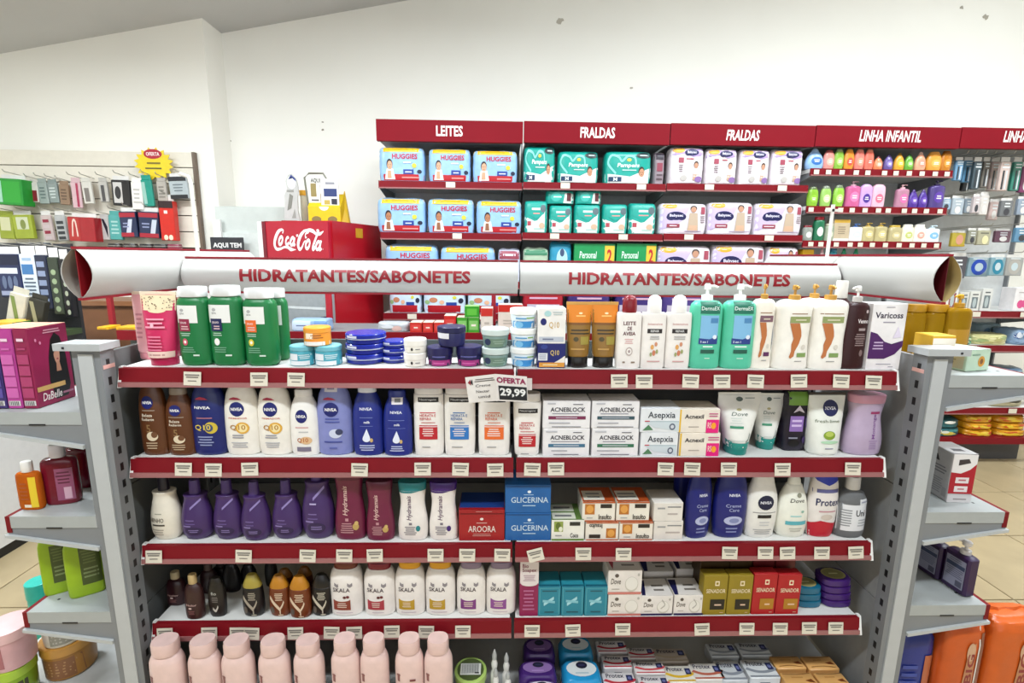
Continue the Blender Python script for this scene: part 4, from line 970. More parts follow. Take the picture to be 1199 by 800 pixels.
carton('white soap carton with pink flap, middle of its stack', 711, 751, 0, Z4+hD, .075, '#e2dbd4', dove('#c97a70'), H=hD*1.1, group=g, Yf=.016, top=[R(-1, .0, 1, 1, '#d4cdc6'), P('#9a2c3c', (-.95, .95), (-.75, .05), (-.4, .95)), L(-.2, .2, .7, .7, 2, '#77706a')])
carton('white soap carton lying at the back on top of the pink-edged stack', 716, 747, 0, Z4+hD*2.1, .07, '#d8d2cc', [], H=.016, group=g, Yf=.045, top=[L(-.6, .3, .6, .8, 2, '#77706a')])
NT = [R(-1, 0, 1, 1, '#dcd6d0'), P('#1c1c4c', (-1, .02), (-.75, .02), (-.45, .9), (-1, .9)), L(-.2, .2, .7, .7, 2, '#77706a')]
carton('white soap carton with navy edge, left front of two', 749.5, 787, 698, Z4, .075, '#e2dcd6', dove('#24204c')+[K('#b5b0a8', .03, (.25, .35), (.5, .55), (.3, .8))], group=g, Yf=.016, top=NT)
carton('white soap carton with navy edge, right front of two', 788, 823, 697, Z4, .075, '#e2dcd6', dove('#24204c')+[K('#b5b0a8', .03, (.25, .35), (.5, .55), (.3, .8))], group=g, Yf=.016, top=NT)
carton('white soap carton behind the left navy-edged one', 752, 787, 0, Z4, .075, '#d8d2cc', [], H=.075, group=g, Yf=.1, top=NT)
carton('white soap carton behind the right navy-edged one', 790, 822, 0, Z4, .075, '#d8d2cc', [], H=.083, group=g, Yf=.1, top=NT)
def sen(c, c2): return [R(-.06, .74, .3, .86, '#ead9b8'), R(.02, .77, .22, .83, c), T('SENADOR', -.75, .56, .85, .66, '#ead9b8', .5), R(-.35, .14, .85, .4, c2), L(0, .22, .6, .3, 1, '#d9b9a0'), L(.5, .05, .8, .08, 1, '#d9b9a0')]
g = 'gold and red soap cartons'
carton('left gold soap carton with black window', 820.5, 849, 674, Z4, .032, '#8f7a1c', sen('#8f7a1c', '#1c1810'), group=g, Yf=.016)
carton('right gold soap carton with black window', 849.5, 878, 674, Z4, .032, '#8f7a1c', sen('#8f7a1c', '#1c1810'), group=g, Yf=.016)
carton('left red soap carton with gold window', 878.5, 906, 672, Z4, .032, '#a8141c', sen('#a8141c', '#a8741c'), group=g, Yf=.016)
carton('right red soap carton with gold window', 906.5, 934, 673, Z4, .032, '#a8141c', sen('#a8141c', '#a8741c'), group=g, Yf=.016)
carton('tall bronze carton standing behind the left gold one', 816, 850, 0, Z4, .06, '#3c2a10', [R(-.9, .9, .9, .94, '#7a6a2c')], H=.165, group=g, Yf=.055)
carton('tall bronze carton standing behind the right gold one', 850, 876, 0, Z4, .06, '#3c2a10', [R(-.9, .9, .9, .94, '#7a6a2c')], H=.165, group=g, Yf=.055)
carton('dark red carton standing behind the left red one', 877, 902, 0, Z4, .06, '#5c0c12', [], H=.16, group=g, Yf=.055)
carton('dark red carton standing behind the right red one', 903, 926, 0, Z4, .06, '#5c0c12', [], H=.165, group=g, Yf=.055)
def soapcake(label, x0, x1, z, h, yf, c, c2, group, top=False):
    a, b = ground(x0, x1, None, z, yf)
    hw = (b-a)/2
    t = thing('soap_pack', label, 'soap', ((a+b)/2, yf+hw*.75, z), 0, group)
    MB().loft([(0, hw*.8, hw*.62, 2.6), (h*.12, hw*.97, hw*.74, 3), (h*.5, hw, hw*.75, 3), (h*.88, hw*.97, hw*.74, 3), (h, hw*.82, hw*.64, 2.6)], mat(c, .25), 22).build('wrapper', t)
    if top:
        decals(t, lambda x, y, e: (x, y, h+e), hw*.8, hw*.6, [El(0, 0, .95, .95, '#a8a066'), El(0, 0, .8, .75, '#8f8a58'), L(-.5, -.2, .5, .2, 1, '#d9d4a0')], 'oval_sticker')
    return t
for k in range(3):
    soapcake(['teal wrapped soap at the bottom of its stack', 'teal wrapped soap in the middle of its stack', 'teal wrapped soap with gold oval on top of its stack'][k], 933, 965, Z4+.022*k, .022, .03, '#16607c', None, 'teal wrapped soaps', k == 2)
for k in range(4):
    soapcake(['purple wrapped soap at the bottom of its stack', 'purple wrapped soap second from the bottom', 'purple wrapped soap third from the bottom', 'purple wrapped soap with gold oval on top of its stack'][k], 965, 1001, Z4+.0225*k, .0225, .03, '#3c1a66', None, 'purple wrapped soaps', k == 3)

# --- bottom shelf
g = 'pink talc bottles on the bottom shelf'
tk = [R(-.78, .55, -.6, .64, '#8a5a58'), R(-.82, .62, -.56, .635, '#8a5a58'), K('#8a5a58', .012, (-.75, .44), (-.2, .415), (.3, .43), (.55, .46)), L(-.5, .3, .5, .38, 2, '#c9948c')]
PX = [(185, 224), (229, 266), (267, 304), (309, 345), (349, 384), (392, 425), (425, 458), (465, 498), (498, 531)]
PN = ['first', 'second', 'third', 'fourth', 'fifth', 'sixth', 'seventh', 'eighth', 'ninth']
for k, (x0, x1) in enumerate(PX):
    bottle(PN[k]+' pink talc bottle from the left on the bottom shelf', x0, x1, 748 if k < 5 else 746, BASEZ, 'talc', '#e2c4be', tk+([R(.1, .56, .5, .585, '#7a3a3c')] if k == 7 else []), Yf=-.085, group=g, name='talc_bottle', cap='#e2c2bc', d=.62)
p = G(551, 784, .30)
t = thing('cream_tub', 'round lime green tub with a barcode sticker on its clear lid', 'tub', (p.x, p.y, BASEZ))
MB().loft([(0, .036, .036), (.004, .041, .041), (.075, .043, .043), (.078, .041, .041)], mat('#8fb83c', .3), 26).build('body', t)
MB().loft([(.078, .046, .046), (.079, .047, .047), (.098, .047, .047), (.1, .044, .044)], mat('#a9c46a', .2), 28).build('lid', t)
decals(t, lambda x, y, e: (x, y, .1+e), .042, .042, [El(0, 0, .93, .93, '#4c5a30'), R(-.7, -.45, .72, .5, '#e2e2dc')]+[R(-.6+.06*i, -.35, -.6+.06*i+(.02 if i % 3 else .035), .42, '#888a8a') for i in range(20)]+[R(.3, -.4, .6, -.3, '#333')], 'lid_sticker')
for k, (px, py, zt) in enumerate(((579, 760, .36), (593, 764, .345))):
    p = G(px, py, zt)
    for q in range(2):
        t = thing('ampoule_bottle', [['left rear', 'left front'], ['right rear', 'right front']][k][q]+' small white dropper bottle beside the lime tub', 'bottle', (p.x+(.004 if q else 0), p.y-(.034 if q else 0), BASEZ), 0, 'small white dropper bottles')
        h = zt-BASEZ-(.03 if q else 0)
        MB().loft([(0, .009, .009), (.003, .0115, .0115), (h*.5, .0115, .0115), (h*.6, .006, .006), (h*.64, .005, .005)], mat('#dcdad6', .3), 14).build('body', t)
        MB().loft([(h*.62, .008, .008), (h*.7, .0095, .0095), (h*.78, .006, .006), (h*.82, .0055, .0055)], mat('#e0deda', .3), 14).build('collar', t)
        MB().loft([(h*.8, .0065, .0065), (h*.88, .0075, .0075), (h*.95, .004, .004), (h, .0012, .0012)], mat('#a9aaa8', .3), 14).build('tip', t)
def flatpack(label, pts, H, col, items, name, cat, group, z=BASEZ, soft=False, rot=0):
    """pack lying flat; pts are the outline of its top face: left, right, far, near (photo)"""
    x0, x1, y0, y1 = pts
    zt = z+H
    a, b = G((x0+x1)/2, y0, zt), G((x0+x1)/2, y1, zt)
    ym = (y0+y1)/2
    hw = (G(x1, ym, zt).x-G(x0, ym, zt).x)/2
    hd = (a.y-b.y)/2
    t = thing(name, label, cat, (G((x0+x1)/2, ym, zt).x, (a.y+b.y)/2, z), rot, group)
    if soft:
        MB().loft([(0, hw*.85, hd*.85, 4), (H*.2, hw, hd, 5), (H*.7, hw, hd, 5), (H*.93, hw*.9, hd*.9, 4), (H, hw*.8, hd*.8, 4)], mat(col, .25, bump=.3, scale=25), 24).build('wrapper', t)
    else:
        MB().cbox(hw, hd, H, mat(col, .35), .003).build('wrapper', t)
    k = .78 if soft else .97
    decals(t, lambda x, y, e: (x, y, H+e+(.0008 if soft else 0)), hw*k, hd*k, items, 'printed_top')
    decals(t, lambda x, y, e: (x, -hd-e, y), hw*.95, H, [L(-.4, .3, .4, .7, 1, '#55555f')] if not soft else [], 'printed_front')
    return t
g = 'wipe packs lying on the bottom shelf'
wp = lambda c, c2: [El(0, .1, 1.0, .8, c), El(.05, .45, .38, .36, '#16182c'), El(.05, .45, .25, .12, '#2c3050'), L(-.5, -.5, .5, -.2, 1, c2)]
flatpack('purple wipe pack lying at the back beside the shelf joint', (612, 650, 746, 769), .07, '#43246c', wp('#7a5a94', '#a98ac0'), 'wipe_pack', 'pack', g, soft=True)
flatpack('purple wipe pack lying in front beside the shelf joint', (607, 652, 772, 794), .066, '#43246c', wp('#8a6aa4', '#a98ac0'), 'wipe_pack', 'pack', g, soft=True)
flatpack('violet and white wipe pack at the very front edge', (614, 654, 796, 812), .062, '#6a5488', wp('#d4ccd8', '#a98ac0'), 'wipe_pack', 'pack', g, soft=True)
flatpack('turquoise and white wipe pack lying at the back', (654, 694, 744, 768), .07, '#1f86b4', wp('#cfd6d8', '#a9c0c8'), 'wipe_pack', 'pack', g, soft=True)
flatpack('turquoise and white wipe pack lying in front', (658, 704, 770, 800), .066, '#1f8ec4', wp('#d6dcdc', '#a9c0c8'), 'wipe_pack', 'pack', g, soft=True)
def prot(c, sw='#1e2450'): return [T('Protex', -.8, .25, .35, .8, '#26243c', .8), K(c, .14, (-.95, .0), (-.4, -.35), (.2, -.4), (.8, -.2), (.97, .1)), R(.5, -.15, .9, .6, sw), El(.7, .2, .12, .2, '#6a70a0'), R(-.97, -.97, .97, -.8, c)]
g = 'soap bars lying on the bottom shelf'
for pts, c, base, lb in (((698, 733, 750, 764), '#b02a3a', '#e0dada', 'red-striped white soap bar at the back of the left row'), ((705, 739, 767, 782), '#c02c3c', '#e4dede', 'red-striped white soap bar in the middle of the left row'), ((706, 744, 787, 806), '#c02c3c', '#e4dede', 'red-striped white soap bar at the front of the left row'),
                     ((735, 766, 758, 771), '#b02a3a', '#d4cecc', 'red-striped white soap bar at the back of the second row'), ((742, 778, 774, 789), '#c84a50', '#e2dcda', 'red-striped white soap bar in the middle of the second row'), ((748, 784, 791, 808), '#c84a50', '#e4dede', 'red-striped white soap bar at the front of the second row'),
                     ((766, 804, 759, 775), '#b0a08a', '#b9aca0', 'beige soap bar behind the yellow-striped one'), ((778, 812, 779, 799), '#d9b02c', '#ded8cc', 'yellow-striped white soap bar in the third row'), ((809, 846, 776, 796), '#b5604c', '#dcd6cf', 'rust-striped white soap bar beside the yellow-striped one'),
                     ((829, 862, 753, 769), '#8a8f98', '#c0c3c6', 'grey-striped soap bar at the back left of the grey group'), ((864, 900, 752, 768), '#8a8f98', '#c0c3c6', 'grey-striped soap bar at the back right of the grey group'), ((840, 870, 773, 797), '#8a8f98', '#c6c9cc', 'grey-striped soap bar at the front left of the grey group'), ((872, 908, 772, 794), '#8a8f98', '#d6d8da', 'grey-striped soap bar at the front right of the grey group')):
    flatpack(lb, pts, .04, base, prot(c), 'soap_bar', 'soap', g)
def prick(): return [K('#7a4a1c', .04, (-.9, .8), (0, .7), (.9, .85)), P('#7a3c14', (.3, -.1), (.75, .1), (.9, -.4), (.5, -.3)), K('#8a5a24', .05, (-.8, -.7), (0, -.6), (.8, -.8)), L(-.5, .1, .3, .5, 1, '#c08a4a')]
g = 'orange soap bars lying on the bottom shelf'
for pts, lb in (((905, 940, 768, 783), 'orange soap bar at the back left of four'), ((942, 978, 768, 784), 'orange soap bar at the back right of four'), ((918, 956, 787, 806), 'orange soap bar at the front left of four'), ((958, 992, 787, 805), 'orange soap bar at the front right of four')):
    flatpack(lb, pts, .04, '#dba664', prick(), 'soap_bar', 'soap', g)

# --- offer sign clipped to the top rail
p = W(580, 470, -.03)
t = thing('offer_sign', 'bent white offer card with 29,99 price plate clipped to the top rail', 'sign', (W(580, 470, -.03).x, -.026, W(580, 470, -.03).z))
def q(px, py, y): 
    v = W(px, py, y)
    return (v.x-t.location.x, y-t.location.y, v.z-t.location.z)
A, B_, C_ = ((544.5, 442), (549, 472)), ((580, 438), (583, 469.5)), ((617, 441), (618, 471))
MB().add([q(*A[1], -.052), q(*B_[1], -.026), q(*B_[0], -.024), q(*A[0], -.05)], [(0, 1, 2, 3)], '#d8d2cc').build('card_wing', t, smooth=False)
MB().add([q(*B_[1], -.0262), q(*C_[1], -.028), q(*C_[0], -.026), q(*B_[0], -.0242)], [(0, 1, 2, 3)], '#dcd6d2').build('card', t, smooth=False)
def bil(c00, c10, c11, c01, e):
    c = [Vector(x) for x in (c00, c10, c11, c01)]
    return lambda u, v, ee: tuple((c[0]*(1-u)*(1-v)+c[1]*u*(1-v)+c[2]*u*v+c[3]*(1-u)*v)+Vector((0, -ee, 0)))
f1 = bil(q(*A[1], -.052), q(*B_[1], -.026), q(*B_[0], -.024), q(*A[0], -.05), 0)
f2 = bil(q(*B_[1], -.0262), q(*C_[1], -.028), q(*C_[0], -.026), q(*B_[0], -.0242), 0)
decals(t, f1, 1, 1, [P('#8a2430', (.06, .78), (.16, .9), (.16, .66)), P('#1c1c1c', (.14, .78), (.22, .9), (.22, .66)), L(.24, .76, 1, .9, 2, '#55504c'), T('Creme', .3, .58, .8, .68, '#4a4646', .3), T('Nectar', .3, .36, .75, .46, '#4a4646', .3), T('unid', .35, .16, .75, .26, '#4a4646', .3)], 'wing_print', eps=.0008)
decals(t, f2, 1, 1, [T('OFERTA', .02, .68, .96, .9, '#8a1f4c', 2.2), R(.06, .06, .98, .58, '#16181c'), T('29,99', .1, .16, .94, .5, '#dcdcda', 2)], 'price_plate', eps=.0008)
MB().tube([q(603, 445, -.024), q(603, 433, -.014), q(603, 431, -.002)], .003, mat('#d4d0ce', .2)).build('clip', t)
MB().add([q(617, 443, -.025), q(623, 443, -.022), q(623, 457, -.022), q(617, 457, -.025)], [(3, 2, 1, 0)], '#d0c8c6').build('card_holder', t, smooth=False)

# ================================================================== goods on the end racks
EB = BASEZ-.03
def gbox(label, FL, FR, B, z, ytop, col, front=(), side=(), top=(), sidename='right', name='carton', cat='carton', group=None, H=None, bev=.002, body='box'):
    """upright box from the places of three foot corners: front left, front right and one rear corner"""
    a, b, c = G(*FL, z), G(*FR, z), G(*B, z)
    w = (b-a).length
    rz = math.atan2(b.y-a.y, b.x-a.x)
    d = (c-(b if sidename == 'right' else a)).length
    if H is None:
        H = W(FR[0], ytop, b.y).z-z
    m = (a+b)/2
    t = thing(name, label, cat, tuple(m), rz, group)
    MB().cbox(w/2, d/2, H, mat(col, .4), bev, c=(0, d/2)).build(body, t)
    decals(t, lambda x, zz, e: (x, -e, zz), w/2*.98, H, front, 'printed_front')
    s = 1 if sidename == 'right' else -1
    decals(t, lambda x, zz, e: (s*(w/2+e), d/2+s*x, zz), d/2*.98, H, side, 'printed_side')
    decals(t, lambda x, zz, e: (x, zz, H+e), w/2*.98, d, top, 'printed_top')
    t['_h'] = H
    return t
g = 'hair colour boxes on the left end rack'
sp = lambda c, c2: [R(-.8, .04, .8, .1, '#e0dcd8')]+[R(-.7+.2*i, .045, -.6+.2*i, .095, '#333') for i in range(7)]+[R(-.8, .14+.14*i, .8, .26+.14*i, c2) for i in range(4)]+[L(-.6, .82, .6, .9, 1, '#e8c8d8'), L(-.6, .72, .6, .78, 1, c2)]
hair = [P('#0d0a0c', (-.05, .05), (-.25, .3), (-.15, .6), (.05, .82), (.3, .9), (.55, .84), (.75, .6), (.8, .2), (.6, .06)), El(.27, .64, .16, .15, '#b0806a'), P('#a8765e', (.2, .52), (.36, .52), (.42, .4), (.16, .4)), El(.22, .67, .03, .012, '#3a2420'), El(.35, .67, .03, .012, '#3a2420'), El(.28, .56, .055, .012, '#8a3a40'), P('#0d0a0c', (.1, .62), (.14, .8), (.35, .83), (.42, .68), (.36, .76), (.2, .74)),
        R(-.95, .2, .5, .26, '#c9a060'), T('DaBelle', -.75, .07, .25, .17, '#e8dcd8', .5, .2), L(.3, .08, .9, .14, 1, '#b0708a'), L(-.3, .9, .6, .96, 2, '#d9a0b0'), El(-.7, .84, .05, .02, '#d080a0'), El(-.5, .8, .05, .02, '#d080a0')]
gbox('magenta hair colour box showing a dark-haired woman on its side', (28.5, 479), (45.5, 479), (97, 464), ZL[0], 384.5, '#8a1846', sp('#8a1846', '#a83a68'), hair, [R(-1, 0, 1, 1, '#d9a088')], group=g, name='hair_colour_box')
gbox('violet pink hair colour box beside the magenta one', (10, 479), (27.5, 479), (80, 464), ZL[0], 384.5, '#b03a8c', sp('#b03a8c', '#c860a8'), [], [R(-1, 0, 1, 1, '#d9a088')], group=g, name='hair_colour_box')
gbox('dark purple hair colour box at the edge of the frame', (-8, 479), (9, 479), (66, 464), ZL[0], 384.5, '#3a2a6a', sp('#3a2a6a', '#5a4a9a'), [], [R(-1, 0, 1, 1, '#d9a088')], group=g, name='hair_colour_box')
SH['flask'] = ([(0, .86), (.02, .94), (.08, 1), (.5, 1), (.72, .97), (.77, .82), (.79, .45)], 3.2, .45, [('cap', [(.79, .4), (.8, .42), (.98, .42), (1, .38)], 2.2, .9)])
SH['slab'] = ([(0, .88), (.02, .96), (.08, 1), (.5, 1), (.84, .96), (.93, .8), (1, .5)], 4, .45, [])
g = 'small flat bottles on the left end rack'
bottle('small orange flat bottle with white cap on the left end rack', 26, 53, 540, ZL[1], 'flask', '#c8641c', [R(.3, .06, .85, .7, '#e0c02c'), R(-.3, .06, .3, .12, '#e8d8c0'), L(-.6, .2, .2, .6, 5, '#a04a14')], Yf=-.02, cap='#dedbd6', tr=.3, rough=.15, group=g)
bottle('dark red flat bottle with white cap, nearer of two', 58, 94, 520, ZL[1], 'flask', '#6c0f24', [R(-.1, .08, .85, .62, '#8f4a68'), R(.3, .1, .7, .3, '#c9a0b0'), L(-.05, .35, .75, .58, 4, '#5a1a34')], Yf=.015, cap='#d5cfd6', rough=.15, group=g, rz=.25)
bottle('dark red flat bottle farther back near the upright', 80, 112, 512, ZL[1], 'flask', '#5c0c20', [R(-.2, .2, .3, .6, '#b08a5a')], Yf=.10, cap='#3c0a18', rough=.15, group=g)
for (x0, x1, yt, yf, lb) in ((56, 82, 628, .04, 'left lime green flat bottle with dark back label'), (86, 121, 630, .02, 'right lime green flat bottle with dark back label')):
    a, b = G((x0+x1)/2, 695, ZL[2]), 0
    t = bottle(lb, x0, x1, yt, ZL[2], 'slab', '#8fae18', [R(-.15, .2, .92, .84, '#42501c'), L(-.1, .3, .85, .5, 3, '#7a8a5a'), L(-.1, .55, .8, .8, 5, '#5f6f34')], Yf=yf, rz=.55, group='lime green bottles', H=.175)
g = 'round tubs at the foot of the left end rack'
def tub(label, x0, x1, z, H, yf, col, lid, lab):
    jar(label, x0, x1, 0, z, H, col, lid, lab, Yf=yf, lidf=.26, name='hair_cream_tub', cat='tub', group=g, taper=.93, lidw=1.02)
lb1 = lambda c: [R(-.1, .08, .9, .62, c), L(0, .15, .8, .55, 5, '#a9886a')]
tub('lime green tub under the pale pink tub', -4, 41, EB, .115, .02, '#86a81c', '#a4c238', [R(-.9, .1, -.3, .6, '#4a5a2c'), R(.3, .08, .95, .62, '#3c3a20')])
tub('pale pink tub stacked on the lime green tub', -8, 39, EB+.115, .125, .02, '#d9a9ac', '#e6bcbc', [R(-.8, .12, .4, .66, '#a8686c'), L(-.7, .2, .3, .6, 4, '#d0a0a0')])
tub('golden brown tub under the cream tub', 58, 110, EB, .115, .10, '#a87430', '#c08a3c', [R(-.5, .08, .9, .66, '#8a5a34'), L(-.4, .15, .8, .6, 5, '#b58a5a')])
tub('cream coloured tub stacked on the golden brown tub', 55, 98, EB+.115, .10, .10, '#d8d2c4', '#e0dacc', [R(0, .1, .95, .7, '#8f8a7c'), L(.05, .15, .9, .6, 4, '#b5b0a2')])
tub('teal tub at the back against the rack panel', 110, 132, EB, .12, .30, '#1c7a6a', '#2a8a7a', [])
tub('magenta tub at the back against the rack panel', 130, 146, EB, .12, .34, '#8a1c4c', '#9a2c5c', [])
tub('turquoise lidded tub on the floor behind the lower left shelf', 42, 66, 0, .235, .46, '#2ab0a0', '#2ab0a0', [])
# right
def gold(label, x0, x1, yt, yf, pump):
    bottle(label, x0, x1, yt, ZR[0], 'jarcap' if not pump else 'pump', '#a07818', [R(-.9, .1, .6, .5, '#b0801c')] if pump else [], Yf=yf, cap='#b5851c', pump='#c4941c' if pump else None, group='yellow liquid soap bottles', name='soap_bottle', d=.6, rough=.15, tr=.2, dirx=-1)
gold('yellow pump bottle, rightmost and nearest on the right end rack', 1098, 1127, 344, .09, True)
gold('yellow capped bottle between the pump bottle and the tall white carton', 1074, 1101, 356, .11, False)
gold('yellow capped bottle beside the tall purple and white carton', 1050, 1076, 356, .12, False)
carton('small yellow carton standing right behind the top of the upright', 1087, 1114, 393, ZR[0], .06, '#d9aa30', [R(-1, .72, 1, .92, '#e8e0d0')], Yf=.006, name='small_carton', top=[R(-.9, .1, .9, .9, '#e0b848')])
gbox('small mint green carton with an orange flower print', (1130, 436), (1157, 434), (1124, 427), ZR[0], 409, '#b5ccb4', [El(.25, .45, .3, .25, '#c98a1c'), El(.25, .45, .15, .13, '#7a4a14'), L(-.8, .7, .2, .85, 1, '#7a9a84')], [R(-.9, .1, .9, .9, '#b9b59a'), L(-.6, .3, .6, .7, 3, '#8a8a6c')], [R(-1, 0, 1, 1, '#c0d4c4')], 'left', name='small_carton')
gbox('grey and red medicine carton with two white ovals on its end', (1107, 588), (1136, 589), (1074, 570), ZR[1], 532, '#b9b6b6', [R(-1, .18, 1, .98, '#a81428'), P('#e0dcda', (-1, .62), (-.2, .6), (.5, .68), (1, .8), (1, .99), (-1, .99)), P('#3a3436', (-.5, .76), (.5, .82), (.3, .9), (-.5, .88)), R(-.55, .4, .55, .52, '#e0d4d4'), R(-.55, .22, .55, .34, '#e0d4d4'), L(-.4, .43, .4, .5, 1, '#b0606a'), L(-.4, .25, .4, .31, 1, '#b0606a'), R(-1, 0, 1, .16, '#c9c4c4'), L(-.7, .04, .8, .1, 1, '#8a8080')],
     [P('#2c2c30', (-.7, .74), (.1, .74), (-.1, .86), (-.5, .88)), L(-.8, .5, .8, .68, 3, '#77757a'), L(-.8, .1, .6, .42, 7, '#8f8d90'), R(.6, .08, .9, .26, '#a09ea0')], [R(-1, 0, 1, 1, '#c9c6c6'), P('#55555a', (-.6, .2), (.4, .2), (.4, .4), (-.5, .4))], 'left', name='medicine_carton')
g = 'purple flat bottles with a white back label'
for FL, FR, B, yt, lb, pump in (((1128, 701), (1141, 700), (1101, 681), 655, 'purple flat bottle with white pump, nearer of two', True), ((1096, 681), (1109, 680), (1074, 663), 640, 'purple flat bottle with white cap, farther of two', False)):
    t = gbox(lb, FL, FR, B, ZR[2], yt, '#2c1240', [], [R(-.75, .14, .8, .86, '#8f8fa4'), R(-.7, .62, .75, .72, '#3a4460'), L(-.65, .36, .7, .6, 5, '#5f6278'), R(.2, .17, .7, .32, '#55566a'), L(-.65, .74, .6, .84, 2, '#66687c')], (), 'left', name='soap_bottle', cat='bottle', group=g, bev=.006, body='body')
    H = t['_h']
    mb = MB()
    mb.loft([(H, .013, .013), (H+.012, .013, .013), (H+.014, .008, .008)], mat('#dcd8d8', .3), 14, c=(0, .03, 0))
    if pump:
        mb.loft([(H+.014, .004, .004), (H+.03, .004, .004)], mat('#dcd8d8', .3), 10, c=(0, .03, 0))
        mb.loft([(H+.026, .011, .011), (H+.036, .012, .012), (H+.04, .008, .008)], mat('#e4e0e0', .3), 14, c=(0, .03, 0))
        mb.tube([(0, .03, H+.034), (-.012, .05, H+.035), (-.02, .065, H+.03)], .0035, mat('#e4e0e0', .3))
    mb.build('pump' if pump else 'cap', t)
bottle('yellow bottle half hidden by the upright beside the purple bottles', 1058, 1077, 633, ZR[2], 'flask', '#c08a1c', [], Yf=.13, cap='#d0981c', rough=.2)
g = 'large nappy packs at the foot of the right end rack'
def dpk(c2): return [R(.55, .02, .62, .96, '#e0d8d0'), R(.64, .02, .96, .9, '#8a5a48'), P('#b9805a', (.0, .3), (.1, .75), (.4, .8), (.5, .3)), El(.22, .7, .2, .1, '#c9a080'), R(-.3, .02, .3, .3, '#d9cfc4'), L(-.25, .06, .2, .26, 3, '#8a8a8a'), T('BIG', .1, .35, .42, .68, c2, 1, 0, 90)]
pack('dark blue nappy pack beside the right upright', 1041, 1084, 736, EB, -.02, .10, '#1c2c7c', [R(.4, .02, .85, .7, '#b0603c'), R(.86, .02, .95, .9, '#dcdce4'), L(-.8, .3, .2, .6, 3, '#3a4a9a'), R(-.9, .02, -.2, .2, '#d0d4e0')], group=g)
pack('orange nappy pack in the middle at the foot of the right rack', 1092, 1140, 727, EB, -.04, .10, '#c4541c', dpk('#8a2a2a'), group=g, rz=.0)
pack('orange nappy pack standing outermost at the lower right corner', 1146, 1205, 724, EB, -.05, .11, '#c85a1c', dpk('#8a2a2a'), group=g)

# ================================================================== goods on the wall shelving
def surf(i, k): return BS[i][k]+.046
def baby(u, v, s, skin='#b98868', hairc='#2c1c16', shirt='#e2ddd6'):
    return [P(shirt, (u-.2*s, v-.34*s), (u+.22*s, v-.34*s), (u+.14*s, v-.06*s), (u-.12*s, v-.06*s)), El(u, v+.06*s, .12*s, .14*s, hairc), El(u+.01*s, v+.03*s, .105*s, .115*s, skin), El(u-.03*s, v+.04*s, .015*s, .012*s, '#2a1a14'), El(u+.05*s, v+.04*s, .015*s, .012*s, '#2a1a14'), El(u+.01*s, v-.02*s, .03*s, .01*s, '#8a4a40')]
def hug(v=0, sit=False):
    it = [R(-1, .84, 1, .985, '#e0b41c'), L(-.6, .87, .6, .95, 1, '#b98a1c'), R(-1, .02, 1, .2, '#b01a24'), T('HUGGIES', -.38, .64, .72, .79, '#b81c34', 1.5)]
    it += baby(-.5, .42, 1.1, '#a8704c' if sit else '#c99a7a', '#241814')
    it += [P('#c99a7a' if not sit else '#8f5c40', (-.6, .08), (-.42, .08), (-.44, .3), (-.58, .3)), R(.1, .2, .55, .34, '#1c3a8a'), L(.15, .23, .5, .3, 1, '#cfd8f0'), El(.58, .45, .1, .07, '#c9c43a'), El(.8, .28, .1, .06, '#1c2038'), L(.05, .5, .5, .58, 1, '#e6f0f8'), L(.0, .06, .8, .15, 1, '#d98a84')]
    return it
g1 = 'blue and yellow nappy packs'
for k, row, lab in ((0, ((443, 497, 172), (501, 551, 174), (553, 606, 176)), 'top'), (1, ((441, 498, 232), (500, 555, 233), (557, 611, 235)), 'second'), (2, ((450, 513, 287), (515, 580, 289)), 'third')):
    for q, (x0, x1, yt) in enumerate(row):
        pack(['left', 'middle' if len(row) > 2 else 'right', 'right'][q]+' blue nappy pack with yellow top on the %s wall shelf' % lab, x0, x1, yt, surf(0, k), YB+.012, .16, '#8fb6dc', hug(sit=k == 1), group=g1)
for q, (x0, x1) in enumerate(((455, 493), (495, 545), (547, 598))):
    pack(['left', 'middle', 'right'][q]+' blue nappy pack seen under the curved sign', x0, x1, 330, surf(0, 3), YB+.012, .16, '#c4d4e4', [R(-1, .02, 1, .3, '#a81824'), El(-.5, .5, .2, .1, '#b97a5a'), El(-.1, .42, .12, .08, '#d9a98a'), El(-.8, .42, .12, .08, '#8fb07a'), R(.1, .3, .6, .42, '#1c3a8a'), El(.8, .48, .12, .1, '#1c2038'), El(.5, .6, .1, .06, '#c9c43a')], group=g1, H=.178)
pack('pale lilac nappy pack at the right end of the third wall shelf', 583, 609, 292, surf(0, 2), YB+.012, .14, '#c4c8dc', [R(-.9, .7, .9, .95, '#8f3a4c'), L(-.6, .76, .6, .9, 1, '#e0d8e0')], group='nappy packs on the third wall shelf')
TEAL = '#159a8c'
def pam(big=True, badge=True):
    it = [P('#dfe0dc', (-.98, .02), (.98, .02), (.98, .5), (.6, .25), (-.2, .2), (-.98, .3)), K('#7fd0c4', .035, (-.55, .3), (-.88, .6), (-.75, .85), (-.45, .8), (-.3, .68), (-.05, .84), (.25, .78), (.3, .5)), T('Pampers', -.5, .46, .45, .62, '#e4ecea', 1.2, .15), El(.0, .72, .1, .05, '#c9b84a'), L(-.3, .38, .35, .44, 1, '#cfe6e2'), El(.62, .86, .32, .09, '#1c2a2c'), L(.45, .82, .8, .9, 1, '#b9c4c4')]
    it += baby(.55, .3, 1.1)
    it += [R(-.85, .06, -.3, .2, '#1c3a5a'), T('M', -.65, .08, -.48, .18, '#e4ecea', 1)]
    return it
g = 'teal nappy packs'
for q, (x0, x1, yt) in enumerate(((613, 650, 171), (653, 701, 177), (708, 763, 177))):
    pack(['narrow left', 'middle', 'wide right'][q]+' teal nappy pack with heart outline on the top wall shelf', x0, x1, yt, surf(1, 0), YB+.012, .16, TEAL, pam(), group=g)
